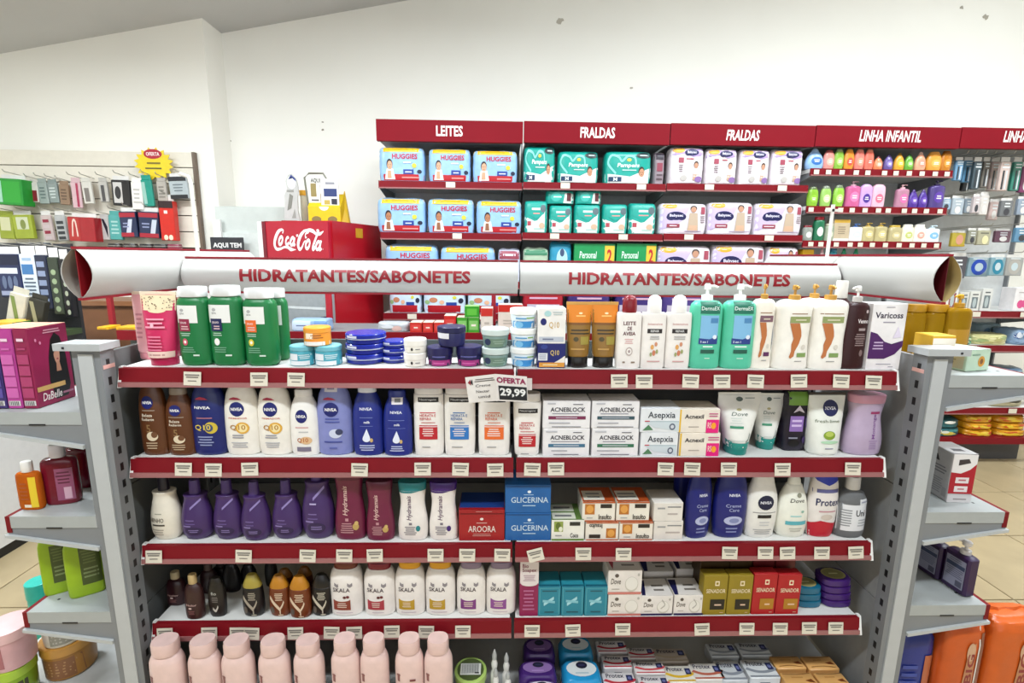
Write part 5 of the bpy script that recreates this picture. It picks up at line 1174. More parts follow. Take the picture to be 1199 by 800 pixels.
def pam2(): return [P('#d8dcd6', (-.98, .02), (.98, .02), (.98, .75), (.3, .4), (-.3, .35), (-.98, .5)), P(TEAL, (-.8, .95), (.75, .95), (.7, .6), (0, .42), (-.75, .6)), L(-.45, .66, .5, .82, 1, '#cfe6e2'), L(-.35, .56, .4, .64, 1, '#d98a84'), R(-.75, .22, -.45, .36, '#a8404c'), El(.6, .75, .25, .12, '#5a6a70'), El(.5, .22, .25, .1, '#c9a98f'), L(-.2, .08, .8, .16, 1, '#9fc4bc')]
for q, (x0, x1, yt) in enumerate(((614, 641, 235), (643, 670, 240), (672, 703, 239), (705, 735, 239), (736, 768, 238))):
    pack(['first', 'second', 'third', 'fourth', 'fifth'][q]+' small upright teal nappy pack from the left on the second wall shelf', x0, x1, yt, surf(1, 1), YB+.012, .14, TEAL, pam2(), group=g, flap=False)
for q, (x0, x1) in enumerate(((639, 673), (674, 705))):
    z = W(657, 240, YB+.05).z+.004
    pack(['left', 'right'][q]+' teal nappy pack lying on the upright teal packs', x0, x1, 223, z, YB+.02, .12, TEAL, [P('#d8dcd6', (.2, .05), (.95, .05), (.95, .95), (.35, .95)), El(-.3, .5, .35, .35, '#38b0a2'), R(.45, .2, .75, .8, '#5a2a30'), L(-.5, .4, .1, .6, 1, '#cfe6e2')], group=g, flap=False, n=3)
pack('pale green wipe pack at the left of the third wall shelf', 612, 642, 291, surf(1, 2), YB+.012, .14, '#a9bca4', [R(-.9, .8, .9, .97, '#3a7a5a'), L(-.6, .3, .6, .6, 2, '#8fa08c')], group='nappy packs on the third wall shelf')
pack('blue-green nappy pack beside the green boxes', 643, 669, 284, surf(1, 2), YB+.03, .14, '#2a8fb0', [El(.1, .6, .5, .25, '#a9cfd8'), El(.1, .75, .2, .1, '#3a4a6a'), El(.3, .3, .3, .15, '#6fb0c8')], group='nappy packs on the third wall shelf')
for q, (x0, x1) in enumerate(((671, 719), (720, 767))):
    carton(['left', 'right'][q]+' green nappy carton with a red 2 on yellow', x0, x1, 285, surf(1, 2), .16, '#0f8a4a', [R(.5, .05, .98, .95, '#d9b83a'), T('2', .62, .5, .86, .86, '#b01c2c', 2), T('Personal', -.75, .62, .1, .8, '#dfeee4', .6, .1), L(-.7, .52, .2, .58, 1, '#7fc09a'), El(-.1, .2, .2, .2, '#2c1c16')], Yf=YB+.02, name='nappy_carton', group='green nappy cartons')
CL = '#1c1c4c'
def bsec(): return [P('#a88fc4', (-1, .98), (1, .98), (1, .78), (.3, .72), (-.3, .82), (-1, .74)), El(-.55, .9, .35, .08, '#d9a02c'), El(.2, .84, .42, .09, CL), El(0, .83, .2, .08, CL), T('Babysec', -.05, .8, .48, .88, '#e4e0ee', 1), L(-.1, .64, .35, .7, 1, '#b03a4c'), R(-.55, .56, -.25, .7, '#a0485a'), L(-.55, .3, -.25, .52, 4, '#7a6a70'), El(.5, .52, .14, .09, '#3a2a20'), El(.5, .49, .12, .08, '#b98a70'), P('#cfc8c4', (.3, .12), (.75, .12), (.65, .42), (.4, .42)), P('#c09a80', (.35, .1), (.7, .1), (.7, .25), (.35, .25)), El(-.2, .15, .2, .08, '#b9b4b0'), El(.7, .12, .25, .08, '#8a6aa4')]
g = 'lilac and white nappy packs'
for q, (x0, x1, yt) in enumerate(((784, 824, 172), (826, 863, 174), (866, 901, 175), (903, 940, 175))):
    pack(['first', 'second', 'third', 'fourth'][q]+' upright lilac and white nappy pack from the left on the top wall shelf', x0, x1, yt, surf(2, 0), YB+.005, .15, '#e0d8dc', bsec(), group=g)
pack('white and maroon nappy pack turned sideways beside the lilac ones', 765, 778, 178, surf(1, 0), YB+.03, .2, '#8f8088', [R(-.9, .75, .9, .97, '#2c2430'), R(-.5, .4, .5, .65, '#8a3a4c'), L(-.6, .1, .6, .35, 2, '#5a4a50')], group=g, flap=False)
def bsec2(u=0): return [P('#c0b0d4', (-.98, .98), (.3, .98), (-.1, .4), (-.98, .1)), El(-.6, .9, .3, .09, '#d9a02c'), El(-.35, .58, .38, .14, CL), El(-.55, .54, .2, .11, CL), El(-.12, .55, .2, .11, CL), T('Babysec', -.62, .53, -.05, .64, '#e4e0ee', 1), R(-.72, .2, -.18, .32, '#8f3a4c'), L(-.66, .23, -.24, .29, 1, '#e8d8dc'), El(.38, .83, .14, .1, '#3a2a20'), El(.38, .79, .115, .09, '#b98a70'), P('#b9a590', (.15, .1), (.62, .1), (.55, .68), (.22, .68)), P('#c9a58a', (.2, .08), (.58, .08), (.56, .28), (.22, .28)), R(.7, .65, .88, .88, '#a0485a'), L(.68, .35, .9, .6, 4, '#8a7a80'), L(-.1, .06, .9, .12, 1, '#a89ab0')]
for q, (x0, x1, yt) in enumerate(((772, 828, 238), (829, 882, 237), (884, 940, 238))):
    pack(['left', 'middle', 'right'][q]+' wide nappy pack with navy cloud on the second wall shelf', x0, x1, yt, surf(2, 1), YB+.012, .15, '#dcd4dc', bsec2(), group=g, flap=False)
for q, (x0, x1, yt) in enumerate(((768, 832, 288), (833, 895, 287), (897, 934, 289))):
    pack(['left', 'middle', 'narrow right'][q]+' nappy pack with navy cloud just above the curved sign', x0, x1, yt, surf(2, 2), YB+.012, .15, '#dcd4dc', bsec2(), group=g, flap=False)
for q, (x0, x1, c) in enumerate(((612, 660, '#a81c2c'), (664, 715, '#3a2a6a'), (720, 768, '#3a2a6a'), (775, 830, '#4a3a7a'))):
    pack(['red topped', 'first violet', 'second violet', 'third violet'][q]+' nappy pack glimpsed below the curved sign behind the tubes', x0, x1, 335, surf(1 if q < 3 else 2, 3), YB+.012, .15, c, [L(-.7, .5, .7, .8, 2, '#c9a0b8'), R(-.8, .1, .8, .35, '#b9b0c0')], group='nappy packs below the sign', H=.19, flap=False)

# baby toiletries
g = 'baby toiletries on the wall shelving'
def tl2(c, v=.38): return [El(0, v, .6, .2, c), L(-.35, v-.08, .35, v+.08, 2, '#f0ece6')]
rows = [
 (0, [(942, 963, 174, 'drop', '#8fb4dc', '#2c6ab0', 'pale blue teardrop bottle at the left of the top baby shelf', '#a9c4e0'), (963, 976, 176, 'oval', '#d98a80', '#e8b0a0', 'first salmon bottle, beside the pale blue teardrop', '#9c4a4c'), (975, 987, 175, 'oval', '#7fae3a', '#a9cc6a', 'green bottle between salmon and orange ones', '#8a9a6a'), (987, 999, 175, 'oval', '#e08a2c', '#e8503c', 'orange bottle fourth on the top baby shelf', '#e0963c'), (999, 1011, 175, 'oval', '#e07a6c', '#e89a80', 'left of two tall salmon bottles', '#e08a78'), (1011, 1022, 175, 'oval', '#e0705c', '#e86a58', 'right of two tall salmon bottles', '#e08a70'),
      (1022, 1033, 183, 'drop', '#e07a4c', '#e8a080', 'short salmon bottle with dark cap', '#6a2028'), (1034, 1045, 181, 'drop', '#5a4a8a', '#8a7ab8', 'short violet bottle on the top baby shelf', '#3a2c5c'), (1046, 1058, 179, 'drop', '#d99a2c', '#e8b83c', 'short yellow bottle on the top baby shelf', '#8a6a24'), (1058, 1069, 180, 'drop', '#5a9a2c', '#8ac05a', 'short green bottle beside the short yellow one', '#2c5a30'), (1070, 1083, 178, 'drop', '#e0a080', '#e8907a', 'pale peach teardrop bottle', '#d9b0a0'), (1083, 1101, 178, 'oval', '#e09a3c', '#e8b05a', 'large orange bottle near the right of the top baby shelf', '#e0a04c'), (1100, 1113, 177, 'oval', '#b9741c', '#d9943c', 'amber bottle at the right end of the top baby shelf', '#8a5014')]),
 (1, [(944, 957, 219, 'oval', '#7fb02c', '#8fc03c', 'first lime bottle on the second baby shelf', '#5a6a3c'), (959, 972, 218, 'oval', '#8fb85a', '#c9e0a0', 'second lime bottle on the second baby shelf', '#77806a'), (974, 987, 217, 'oval', '#86b83a', '#b9d880', 'third lime bottle on the second baby shelf', '#6a7a5a'), (988, 1005, 212, 'pump', '#c05a8a', '#e07aa8', 'bright pink pump bottle on the second baby shelf', '#c8a0ac'), (1005, 1019, 216, 'slab', '#c09ad0', '#4a2c8a', 'lilac bottle with violet oval', '#c0a0d0'), (1019, 1034, 216, 'slab', '#e0b0c0', '#d96a84', 'pale pink bottle with rose oval', '#e0b0c0'),
      (1047, 1062, 216, 'pump', '#b07a90', '#d06aa0', 'clear pink bottle standing apart in the middle', '#e0b0b8'), (1062, 1074, 222, 'drop', '#4a2c8a', '#6a4aa8', 'left small violet bottle', '#3a1c6a'), (1074, 1085, 222, 'drop', '#4a2c8a', '#6a4aa8', 'right small violet bottle', '#3a1c6a'), (1085, 1103, 211, 'pump', '#4a3a78', '#5a3a9a', 'large violet pump bottle at the right of the second baby shelf', '#3a2c5c')]),
 (2, [(939, 950, 264, 'jarcap', '#8a9088', '#d0d4cc', 'small grey bottle with dark red cap on the third baby shelf', '#7a2028'), (951, 963, 254, 'jarcap', '#1c6a48', '#d8dcd4', 'green bottle with red cap on the third baby shelf', '#a01828'), (964, 975, 262, 'jarcap', '#8f9a84', '#c0c4a8', 'grey green bottle behind the white post', '#a9a490'), (992, 1008, 262, 'pump', '#e4e4e2', '#c9d8e0', 'white pear-shaped bottle with blue cap', '#2c5a9a'), (1007, 1022, 261, 'pump', '#b5a878', '#cfc28a', 'left straw coloured bottle', '#b9983c'), (1022, 1037, 261, 'pump', '#b5a878', '#cfc28a', 'middle straw coloured bottle', '#b9983c'), (1038, 1054, 264, 'hotel', '#b0a478', '#c9bc8a', 'right straw coloured bottle with flat cap', '#c4a43c'), (1054, 1068, 263, 'hotel', '#e6dfc4', '#b9c070', 'cream bottle with pale green oval', '#ebe6d4'), (1068, 1082, 263, 'hotel', '#e8e0d0', '#d9a090', 'cream bottle with peach oval', '#ebe6dc'), (1081, 1098, 264, 'pump', '#dfe8ec', '#7ab0d4', 'white bell-shaped bottle with pale blue print', '#c9dce6')]),
 (3, [(956, 964, 290, 'drop', '#d0b0b4', '#e0c8c8', 'tiny pink capped bottle above the curved sign', '#c9a0a8'), (968, 978, 291, 'hotel', '#1c7a8a', '#3a9aa8', 'tiny teal blue bottle above the curved sign', '#1c6a8a'), (980, 991, 291, 'drop', '#1c8a6a', '#3aa884', 'left tiny green bottle above the curved sign', '#1c8a5a'), (994, 1005, 291, 'drop', '#1c8a6a', '#3aa884', 'right tiny green bottle above the curved sign', '#1c8a5a')])]
for k, items in rows:
    for x0, x1, yt, shp, c, c2, lb, cap in items:
        n = SH[shp][3]
        bottle(lb, x0, x1, yt, surf(3, k), shp, c, tl2(c2) if k < 3 else [], Yf=YB+.02, cap=cap, group=g, name='baby_bottle', pump=cap if shp in ('pump', 'hour') else None, rough=.3)
carton('beige tin box with yellow lid on the third baby shelf', 975, 994, 257, surf(3, 2), .08, '#b9a88c', [R(-1, .85, 1, 1, '#c9a03c'), L(-.6, .3, .6, .7, 4, '#8a7a64'), R(-1, .0, 1, .12, '#e0d0cc')], Yf=YB+.03, name='tin_box')
carton('bright yellow carton above the right end of the curved sign', 938, 951, 292, surf(3, 3), .08, '#d9a818', [L(-.6, .5, .6, .8, 2, '#8a6a1c')], Yf=YB+.03, name='small_carton')

# hooks with hanging goods
def hang(label, x0, x1, y0, y1, Y, col, items, group, depth=.02, rough=.3, parent=None, hookY=None, tilt=0, name='hanging_pack', tr=0, zb_=None):
    a, b = W(x0, (y0+y1)/2, Y), W(x1, (y0+y1)/2, Y)
    zt, zb = W((x0+x1)/2, y0, Y).z, W((x0+x1)/2, y1, Y).z
    zb = zb0 if (zb0 := zb_) is not None else zb
    hw, H = (b.x-a.x)/2, zt-zb
    t = thing(name, label, 'hanging pack', ((a.x+b.x)/2, Y, zb), 0, group, rot=(0, tilt, 0))
    Hc = H*.86
    MB().cbox(hw, depth/2, Hc, mat(col, rough, tr), min(.004, depth*.3)).build('pack', t)
    MB().box(-hw*.9, -.0012, Hc, hw*.9, .0012, H, mat(col if len(items) < 2 else '#d8d5d0', .3)).build('hang_tab', t, smooth=False)
    decals(t, lambda x, z, e: (x, -depth/2-e, z), hw*.97, Hc, items, eps=.001)
    if parent is not None:
        yb = hookY
        c = Vector(((a.x+b.x)/2, 0, zt+.0032))-Vector(parent.location)
        MB().tube([(c.x, yb-parent.location.y, c.z), (c.x, Y-.05-parent.location.y, c.z+.012), (c.x, Y-.06-parent.location.y, c.z+.026)], .003, mat('#b9b6ae', .3, metal=.6), 6).build('hook', parent)
    return t
# slat wall at left
M_SLAT = mat('#dcd5c6', .5, var=.03)
sx0, sx1 = -3.85, W(226, 195, 2.39).x
slat = thing('slat_wall', 'cream slat panel on the left wall hung with small packs', 'display panel', ((sx0+sx1)/2, 2.40, 1.2))
so = Vector(slat.location)
xbox('backing', slat, (sx0-so.x, .008, .2), (sx1-so.x, .019, .86), mat('#6a5f52', .7))
tops = [W(100, y, 2.385).z for y in (176, 194.5, 213.5, 232.5, 251, 270, 289)]
for k in range(6):
    xbox('slat', slat, (sx0-so.x, -.015, tops[k+1]-so.z+.0035), (sx1-so.x, .008, tops[k]-so.z-.0035), M_SLAT)
xbox('edge_strip', slat, (sx1-so.x, -.016, tops[6]-so.z-.1), (sx1-so.x+.02, .015, tops[0]-so.z), mat('#6a5a4c', .5))
xbox('shelf', slat, (sx0-so.x, -.22, W(100, 290, 2.2).z-so.z-.02), (sx1-so.x, -.016, W(100, 290, 2.2).z-so.z), M_SLAT)
t = thing('price_burst', 'yellow starburst price sign with a red oval on the slat panel', 'sign', (W(180, 192, 2.34).x, 2.34, W(180, 192, 2.34).z))
vs = []
for f in (0, .004):
    vs += [((.135 if i % 2 else .105)*math.cos(PI*i/16)*1.0, f, (.11 if i % 2 else .085)*math.sin(PI*i/16)) for i in range(32)]
MB().add(vs, [tuple(range(32)), tuple(range(63, 31, -1))]+[(i, 32+i, 32+(i+1) % 32, (i+1) % 32) for i in range(32)], '#e0c41c').build('star', t, smooth=False)
decals(t, lambda x, z, e: (x, -e, z), .1, .09, [El(0, .72, .62, .36, '#a8162c'), T('OFERTA', -.45, .58, .45, .86, '#e8d8d4', 1.5), L(-.6, -.1, .6, .2, 1, '#7a6a20'), L(-.8, -.45, .7, -.2, 1, '#5a5220')], eps=.001)
MB().tube([(0, .004, 0), (0, .045, .0)], .004, '#8a8478', 6).build('stem', t)
def lz(c): return [L(-.7, .2, .7, .8, 4, c)]
g = 'packs hanging on the slat panel'
SL = [(1, 32, 205, 241, '#1c8a2c', [R(-.95, .1, -.5, .9, '#9ac8b0'), R(-.45, .1, .9, .9, '#2a9a30')], 'large green pack hanging in the upper row', .09),
 (35, 45, 210, 237, '#c9c4bc', [R(-.8, .05, .8, .6, '#7a1c28')], 'small maroon pack beside the large green one', .02), (46, 57, 209, 239, '#8f9a94', lz('#5a6a68'), 'left grey blister in the upper row', .02), (58, 69, 210, 238, '#7f8a86', lz('#c0c8c4'), 'right grey blister in the upper row', .02),
 (70, 81, 212, 240, '#8a7058', lz('#5a4434'), 'brown comb pack in the upper row', .02), (84, 95, 208, 244, '#c9a8ac', [R(.1, .05, .6, .95, '#a02c4c')], 'pink strip pack in the upper row', .015), (98, 109, 208, 239, '#c8c4ba', [R(-.5, .1, .5, .7, '#77706a')], 'white pack with dark clip in the upper row', .02), (117, 127, 208, 237, '#b0aca4', [R(-.4, .05, .4, .8, '#4a4848')], 'grey slim pack in the upper row', .02),
 (132, 153, 206, 241, '#1c1a1c', [R(-.8, .1, .2, .9, '#c0bcb8'), El(-.3, .5, .35, .25, '#2a282a')], 'black pack with a round tool in the upper row', .03), (154, 167, 208, 246, '#e0dcd6', lz('#b5b0aa'), 'tall white pack in the upper row', .02), (168, 180, 205, 242, '#158a78', [R(-.9, .1, -.2, .9, '#8fb8ac')], 'teal pack in the upper row', .02), (185, 196, 208, 238, '#a9a298', lz('#7a746c'), 'grey pack in the upper row', .02), (200, 221, 203, 233, '#a8b0b2', [R(-1, .8, 1, 1, '#1c1c20'), R(-1, 0, 1, .18, '#1c1c20'), L(-.6, .3, .6, .7, 3, '#6a7478')], 'black and clear pack at the right end of the upper row', .03),
 (0, 17, 247, 280, '#8f9a2c', [R(-.7, .35, .7, .9, '#c9c8a0')], 'first lime card pack in the lower row', .03), (18, 40, 247, 280, '#97a230', [R(-.6, .4, .7, .9, '#c4c8a8'), El(.1, .6, .3, .2, '#7a8440')], 'second lime card pack in the lower row', .03), (51, 63, 247, 282, '#b9a8a4', [R(-.6, .05+.22*i, .6, .17+.22*i, '#8a1c34') if i % 2 else R(-.6, .05+.22*i, .6, .17+.22*i, '#c0b0b0') for i in range(4)], 'red patterned slim pack in the lower row', .02), (67, 79, 247, 282, '#a9aaa8', [R(-.7, .05+.2*i, .7, .17+.2*i, '#2c3034') for i in range(4)], 'dark patterned slim pack in the lower row', .02),
 (84, 115, 250, 283, '#9a1820', [R(-.98, .03, -.1, .97, '#a82a28'), K('#d9c0b4', .05, (-.7, .2), (-.6, .8), (-.4, .8), (-.3, .2))], 'red box pack in the lower row', .07), (117, 128, 251, 281, '#b9b4b0', [P('#1c1c2a', (-.4, .95), (.8, .1), (.8, .6), (.1, .95))], 'dark angled pack in the lower row', .02), (129, 143, 247, 281, '#4a9a94', lz('#a0c4be'), 'teal blister pack in the lower row', .03),
 (143, 162, 243, 278, '#1c2848', [R(-1, .78, 1, .95, '#a02030'), P('#c0c4d0', (-.4, .1), (.2, .1), (.6, .7), (.1, .7)), R(-1, .02, .6, .18, '#a02030'), L(-.7, .35, .1, .6, 2, '#8a90b0')], 'left navy and red bag in the lower row', .04), (164, 187, 243, 279, '#1c2848', [R(-1, .78, 1, .95, '#a02030'), P('#c0c4d0', (.1, .1), (.6, .1), (.9, .7), (.4, .7)), R(-1, .02, 1, .18, '#a02030'), L(-.7, .35, .1, .6, 2, '#8a90b0')], 'right navy and red bag in the lower row', .04), (189, 206, 228, 282, '#c42418', [R(-1, .82, 1, 1, '#2c1618'), R(-.3, .68, .2, .76, '#e0d0c8'), El(-.3, .08, .3, .07, '#e0d0b8'), El(.4, .08, .3, .07, '#e0d0b8')], 'tall bright red pack on the slat panel', .05)]
for x0, x1, y0, y1, c, it, lb, dp in SL:
    hang(lb, x0, x1, y0, y1, 2.32 if dp < .06 else 2.28, c, it, g, dp, parent=slat, hookY=2.386, tilt=random.uniform(-.05, .05))
zs = W(100, 290, 2.2).z
for k, (px, c) in enumerate(((30, '#8a8a84'), (48, '#55606a'), (66, '#a89a84'), (133, '#26221f'), (151, '#2c2624'), (170, '#1f1c1e'), (187, '#2a2628'), (203, '#7a2c40'))):
    x = W(px, 290, 2.25).x
    t = thing('eyewear_case', ['grey', 'slate', 'tan', 'first black', 'second black', 'third black', 'fourth black', 'maroon'][k]+' small case lying on the slat panel shelf', 'case', (x, 2.27, zs), 0, 'small cases on the slat panel shelf')
    MB().loft([(0, .042, .03, 3), (.012, .046, .033, 3), (.03, .04, .028, 3)], mat(c, .3), 16).build('shell', t)
    MB().loft([(.013, .0468, .0338, 3), (.016, .0468, .0338, 3)], mat('#a9a49c', .3), 16).build('seam', t)

# rack of brushes at far left
p0, p1 = W(-30, 330, 1.5), W(88, 330, 1.5)
br = thing('brush_rack', 'dark rack panel at the left edge hung with toothbrush blisters', 'display panel', ((p0.x+p1.x)/2, 1.5, 0))
w = (p1.x-p0.x)/2
xbox('panel', br, (-w, .0, .0), (w, .02, W(50, 285, 1.5).z), mat('#2c2c30', .6))
xbox('shelf', br, (-w, -.34, W(15, 390, 1.3).z-.03), (w, 0, W(15, 390, 1.3).z), mat('#3a4a2c', .5))
g = 'brush blisters on the dark rack'
tb = lambda c, c2: [R(-.8+.35*i, .08, -.6+.35*i, .9, c if i % 2 else c2) for i in range(5)]
for x0, x1, y0, y1, c, it, lb in ((0, 27, 289, 348, '#1c2448', [R(-1, .75, 1, .98, '#101630'), R(-.8, .55, .8, .68, '#c4c8d4')]+[El(-.5+.5*i, .35, .2, .15, '#55607a') for i in range(3)]+[R(-.9, .05, .9, .15, '#8a90a8')], 'navy blister with three round brush heads'),
  (28, 46, 288, 356, '#c4ccd4', [R(-.8, .6, .7, .8, '#3a6a9a'), L(-.8, .1, .8, .55, 6, '#55606c'), L(-.6, .84, .6, .96, 1, '#8aa0b8')], 'white blister with vertical lettering'), (46, 60, 288, 362, '#1c2236', [R(-.7, .1+.17*i, .6, .2+.17*i, '#7a86a0') for i in range(5)], 'dark navy strip of small packs'), (61, 73, 290, 368, '#30382c', [El(0, .1+.16*i, .5, .05, '#8a9a78') for i in range(5)], 'olive strip of small packs'), (74, 84, 292, 372, '#16161a', [El(.1, .1+.16*i, .4, .045, '#9aa08a') for i in range(5)], 'black strip of small packs at the edge of the rack')):
    hang(lb, x0, x1, y0, y1, 1.44, c, it, g, .03, parent=br, hookY=1.5)
zb1 = W(15, 390, 1.3).z+.018
for x0, x1, y0, y1, c, c2, lb in ((4, 24, 335, 378, '#b9b4a4', '#6a7a3c', 'pale leaning blister lower on the dark rack'), (27, 47, 343, 378, '#26241c', '#8a8464', 'black and olive leaning blister lower on the dark rack')):
    hang(lb, x0, x1, y0, y1, 1.37 if x0 < 10 else 1.31, c, [P(c2, (-.9, .9), (-.4, .9), (.8, .1), (.3, .1))], g, .03, tilt=.3, zb_=zb1)
carton('yellow and green flat carton lying on the shelf of the dark rack', -20, 18, 378, W(15, 390, 1.3).z, .14, '#2c6a2c', [R(-1, .55, 1, 1, '#d9a82c')], Yf=1.2, name='flat_carton', top=[R(-1, 0, 1, 1, '#e0b040')])

# hooks bay at far right
bay = [o for o in COL.objects if o.name == 'shelving_bay.004'][0]
g = 'baby accessories hanging in the hook bay'
HK = [(1117, 1126, 180, 212, '#6a94b4', 'first light blue brush pack in the top hook row'), (1127, 1137, 178, 214, '#5a8aac', 'second light blue brush pack in the top hook row'), (1126, 1134, 202, 224, '#1c1e22', 'black comb pack in the top hook row'), (1138, 1147, 182, 222, '#3a4a52', 'slate brush pack in the top hook row'), (1149, 1157, 180, 220, '#6f6a62', 'taupe brush pack in the top hook row'), (1158, 1168, 178, 224, '#b09a94', 'first pale pink brush pack in the top hook row'), (1169, 1180, 176, 224, '#c4b0a8', 'second pale pink brush pack in the top hook row'), (1184, 1194, 180, 224, '#2c7a68', 'green brush pack in the top hook row'), (1194, 1206, 190, 226, '#7a2c5c', 'magenta pack cut by the frame edge'),
 (1101, 1112, 231, 246, '#8aa4b8', 'pale blue pack low beside the violet bottles'), (1113, 1127, 229, 252, '#a9b4bc', 'white dummy pack in the second hook row'), (1128, 1137, 230, 250, '#8a98a4', 'blue grey dummy pack in the second hook row'), (1138, 1146, 227, 250, '#c0b4b4', 'pale rose dummy pack in the second hook row'), (1146, 1156, 225, 252, '#d4cec8', 'white card pack in the second hook row'), (1157, 1168, 233, 258, '#cdb4ae', 'pink card pack in the second hook row'), (1170, 1184, 232, 254, '#6a6c6e', 'clear grey blister in the second hook row'), (1190, 1203, 230, 252, '#8f9cac', 'pale blue blister in the second hook row'),
 (1113, 1129, 270, 289, '#b9a43c', 'yellow card with pink toy in the third hook row'), (1132, 1142, 267, 286, '#8a8a7a', 'grey blister in the third hook row'), (1143, 1158, 267, 287, '#a8a48a', 'blister with cream toy in the third hook row'), (1164, 1182, 268, 284, '#6a4a58', 'plum blister in the third hook row'), (1187, 1203, 264, 284, '#5a86a4', 'light blue blister in the third hook row'),
 (1108, 1130, 296, 326, '#4a464c', 'dark grey bag in the fourth hook row'), (1132, 1157, 298, 324, '#8aa0a8', 'blister with a blue ring in the fourth hook row'), (1158, 1175, 298, 323, '#7a9aa4', 'blister with a teal ring in the fourth hook row'), (1176, 1196, 298, 323, '#9a9a96', 'blister with a grey ring in the fourth hook row')]
for q, (x0, x1, y0, y1, c, lb) in enumerate(HK):
    it = [L(-.6, .55, .6, .9, 2, '#d9dcdc'), El(0, .3, .5, .22, '#dcd8d4' if q % 3 else '#3a3a40')]
    if 'ring' in lb:
        rc = {'blue': '#2a4aa8', 'teal': '#1c7a94', 'grey': '#a9a49c'}[lb.split()[3]]
        it = [El(0, .5, .75, .42, rc), El(0, .5, .4, .22, '#b9c8cc'), L(-.7, .88, .7, .98, 1, '#dfe4e4')]
    if 'pink toy' in lb:
        it = [El(.1, .5, .55, .36, '#d99a80'), R(-1, .02, 1, .14, '#c0a028')]
    if 'cream toy' in lb:
        it = [El(.2, .35, .5, .3, '#dcd4a4'), L(-.7, .7, .7, .9, 1, '#6a6a5a')]
    if 'brush' in lb or 'comb' in lb:
        it = [R(-.5, .05, -.1, .7, '#2a3036'), R(.15, .05, .5, .7, '#c8ccd0'), L(-.8, .75, .8, .95, 2, '#cfd8dc')]
    hang(lb, x0, x1, max(y0, 184), y1, 2.13+.05*(q % 3), c, it, g, .025, parent=bay, hookY=2.5)
g = 'goods on the lower right wall shelves'
ZA, ZB_, ZC, ZD = surf(4, 0), surf(4, 1), surf(4, 2), .215
for x0, x1, yt, c, lb in ((1107, 1120, 334, '#d8d4cc', 'first white feeding-bottle carton behind the yellow pump bottle'), (1122, 1133, 342, '#c4c4bc', 'second white feeding-bottle carton'), (1134, 1146, 341, '#cfcfc8', 'third white feeding-bottle carton'), (1148, 1160, 338, '#d0d0cc', 'fourth white feeding-bottle carton')):
    carton(lb, x0, x1, yt, ZA, .08, c, [R(-.6, .12, .6, .7, '#6a7478' if 'first' not in lb else '#8a4a44'), El(0, .4, .35, .25, '#a9b4b4'), L(-.6, .76, .6, .9, 1, '#55585a')], Yf=YB+.02, name='bottle_carton', group=g)
carton('white carton with a pink heart at the right frame edge', 1186, 1206, 337, ZA, .1, '#e0dcdc', [El(-.2, .3, .4, .18, '#d04a84'), El(.25, .32, .35, .16, '#d04a84'), L(-.6, .75, .6, .85, 1, '#b0a8a8')], Yf=YB+.02, name='small_carton')
def bag(label, x0, x1, z, H, Yf, dep, c, it, group=g):
    pack(label, x0, x1, 0, z, Yf, dep, c, it, name='soft_bag', cat='bag', group=group, H=H, flap=False, n=3, jit=.004)
sq = lambda *cs: [El(random.uniform(-.7, .7), random.uniform(.25, .8), random.uniform(.15, .35), random.uniform(.1, .2), cs[i % len(cs)]) for i in range(7)]
bag('teal soft bag on the middle right wall shelf', 1122, 1142, ZB_, .05, YB+.02, .2, '#2c8a70', sq('#5aa88a', '#b9c8a0'))
bag('cream soft bag on the middle right wall shelf', 1144, 1186, ZB_, .07, YB+.02, .2, '#c8c48c', sq('#a8a468', '#dcd8a8', '#8fa06a'))
bag('pale blue soft bag behind the cream one', 1148, 1176, ZB_, .12, YB+.24, .15, '#8fa8b4', sq('#5a7a94', '#c4ccd0'))
bag('blue and white soft bag at the right frame edge', 1188, 1208, ZB_, .11, YB+.03, .2, '#7f98b4', sq('#3a5a8a', '#cfd4dc'))
bag('slate blue bag seen behind the mint carton', 1160, 1204, .62, .10, YB+.03, .2, '#5a7288', sq('#3a5068', '#8aa0b0'))
bag('grey green bag low behind the right end shelf', 1090, 1124, ZC, .07, YB+.02, .2, '#7a8a84', sq('#5a6a64', '#a9b0a4'))
bag('pale grey bag low behind the right end shelf', 1127, 1153, ZC, .08, YB+.03, .2, '#a4a8a4', sq('#c4c8c4', '#7a807c'))
bag('beige striped bag low at the right frame edge', 1158, 1204, ZC, .09, YB+.02, .2, '#a49c7c', sq('#5a5238', '#c4bc9c', '#3c3828'))
for k in range(3):
    for q in range(2):
        bag('%s %s yellow and orange bag on the lowest right shelf' % (['bottom', 'middle', 'top'][k], ['left', 'right'][q]), 1133+q*37, 1167+q*39, ZD+.052*k, .047, YB+.02, .2, '#d9981c', sq('#e0bc2c', '#c8501c', '#e8c84a'))
for k in range(2):
    bag('%s teal and white bag on the lowest right shelf' % ['bottom', 'top'][k], 1078, 1129, ZD+.065*k, .059, YB+.02, .2, '#1c5a60', sq('#cfd4c8', '#3a8a88', '#c9b44a') if k == 0 else sq('#dcdcd4', '#1c3a3c', '#e0dcd0'))
# small shelf for the slate bag
mb = MB().box(2.95-bay.location.x, YB+.012-bay.location.y, .595, 3.89-bay.location.x, 2.47-bay.location.y, .62, M_SHELF)
mb.build('shelf', bay, smooth=False)

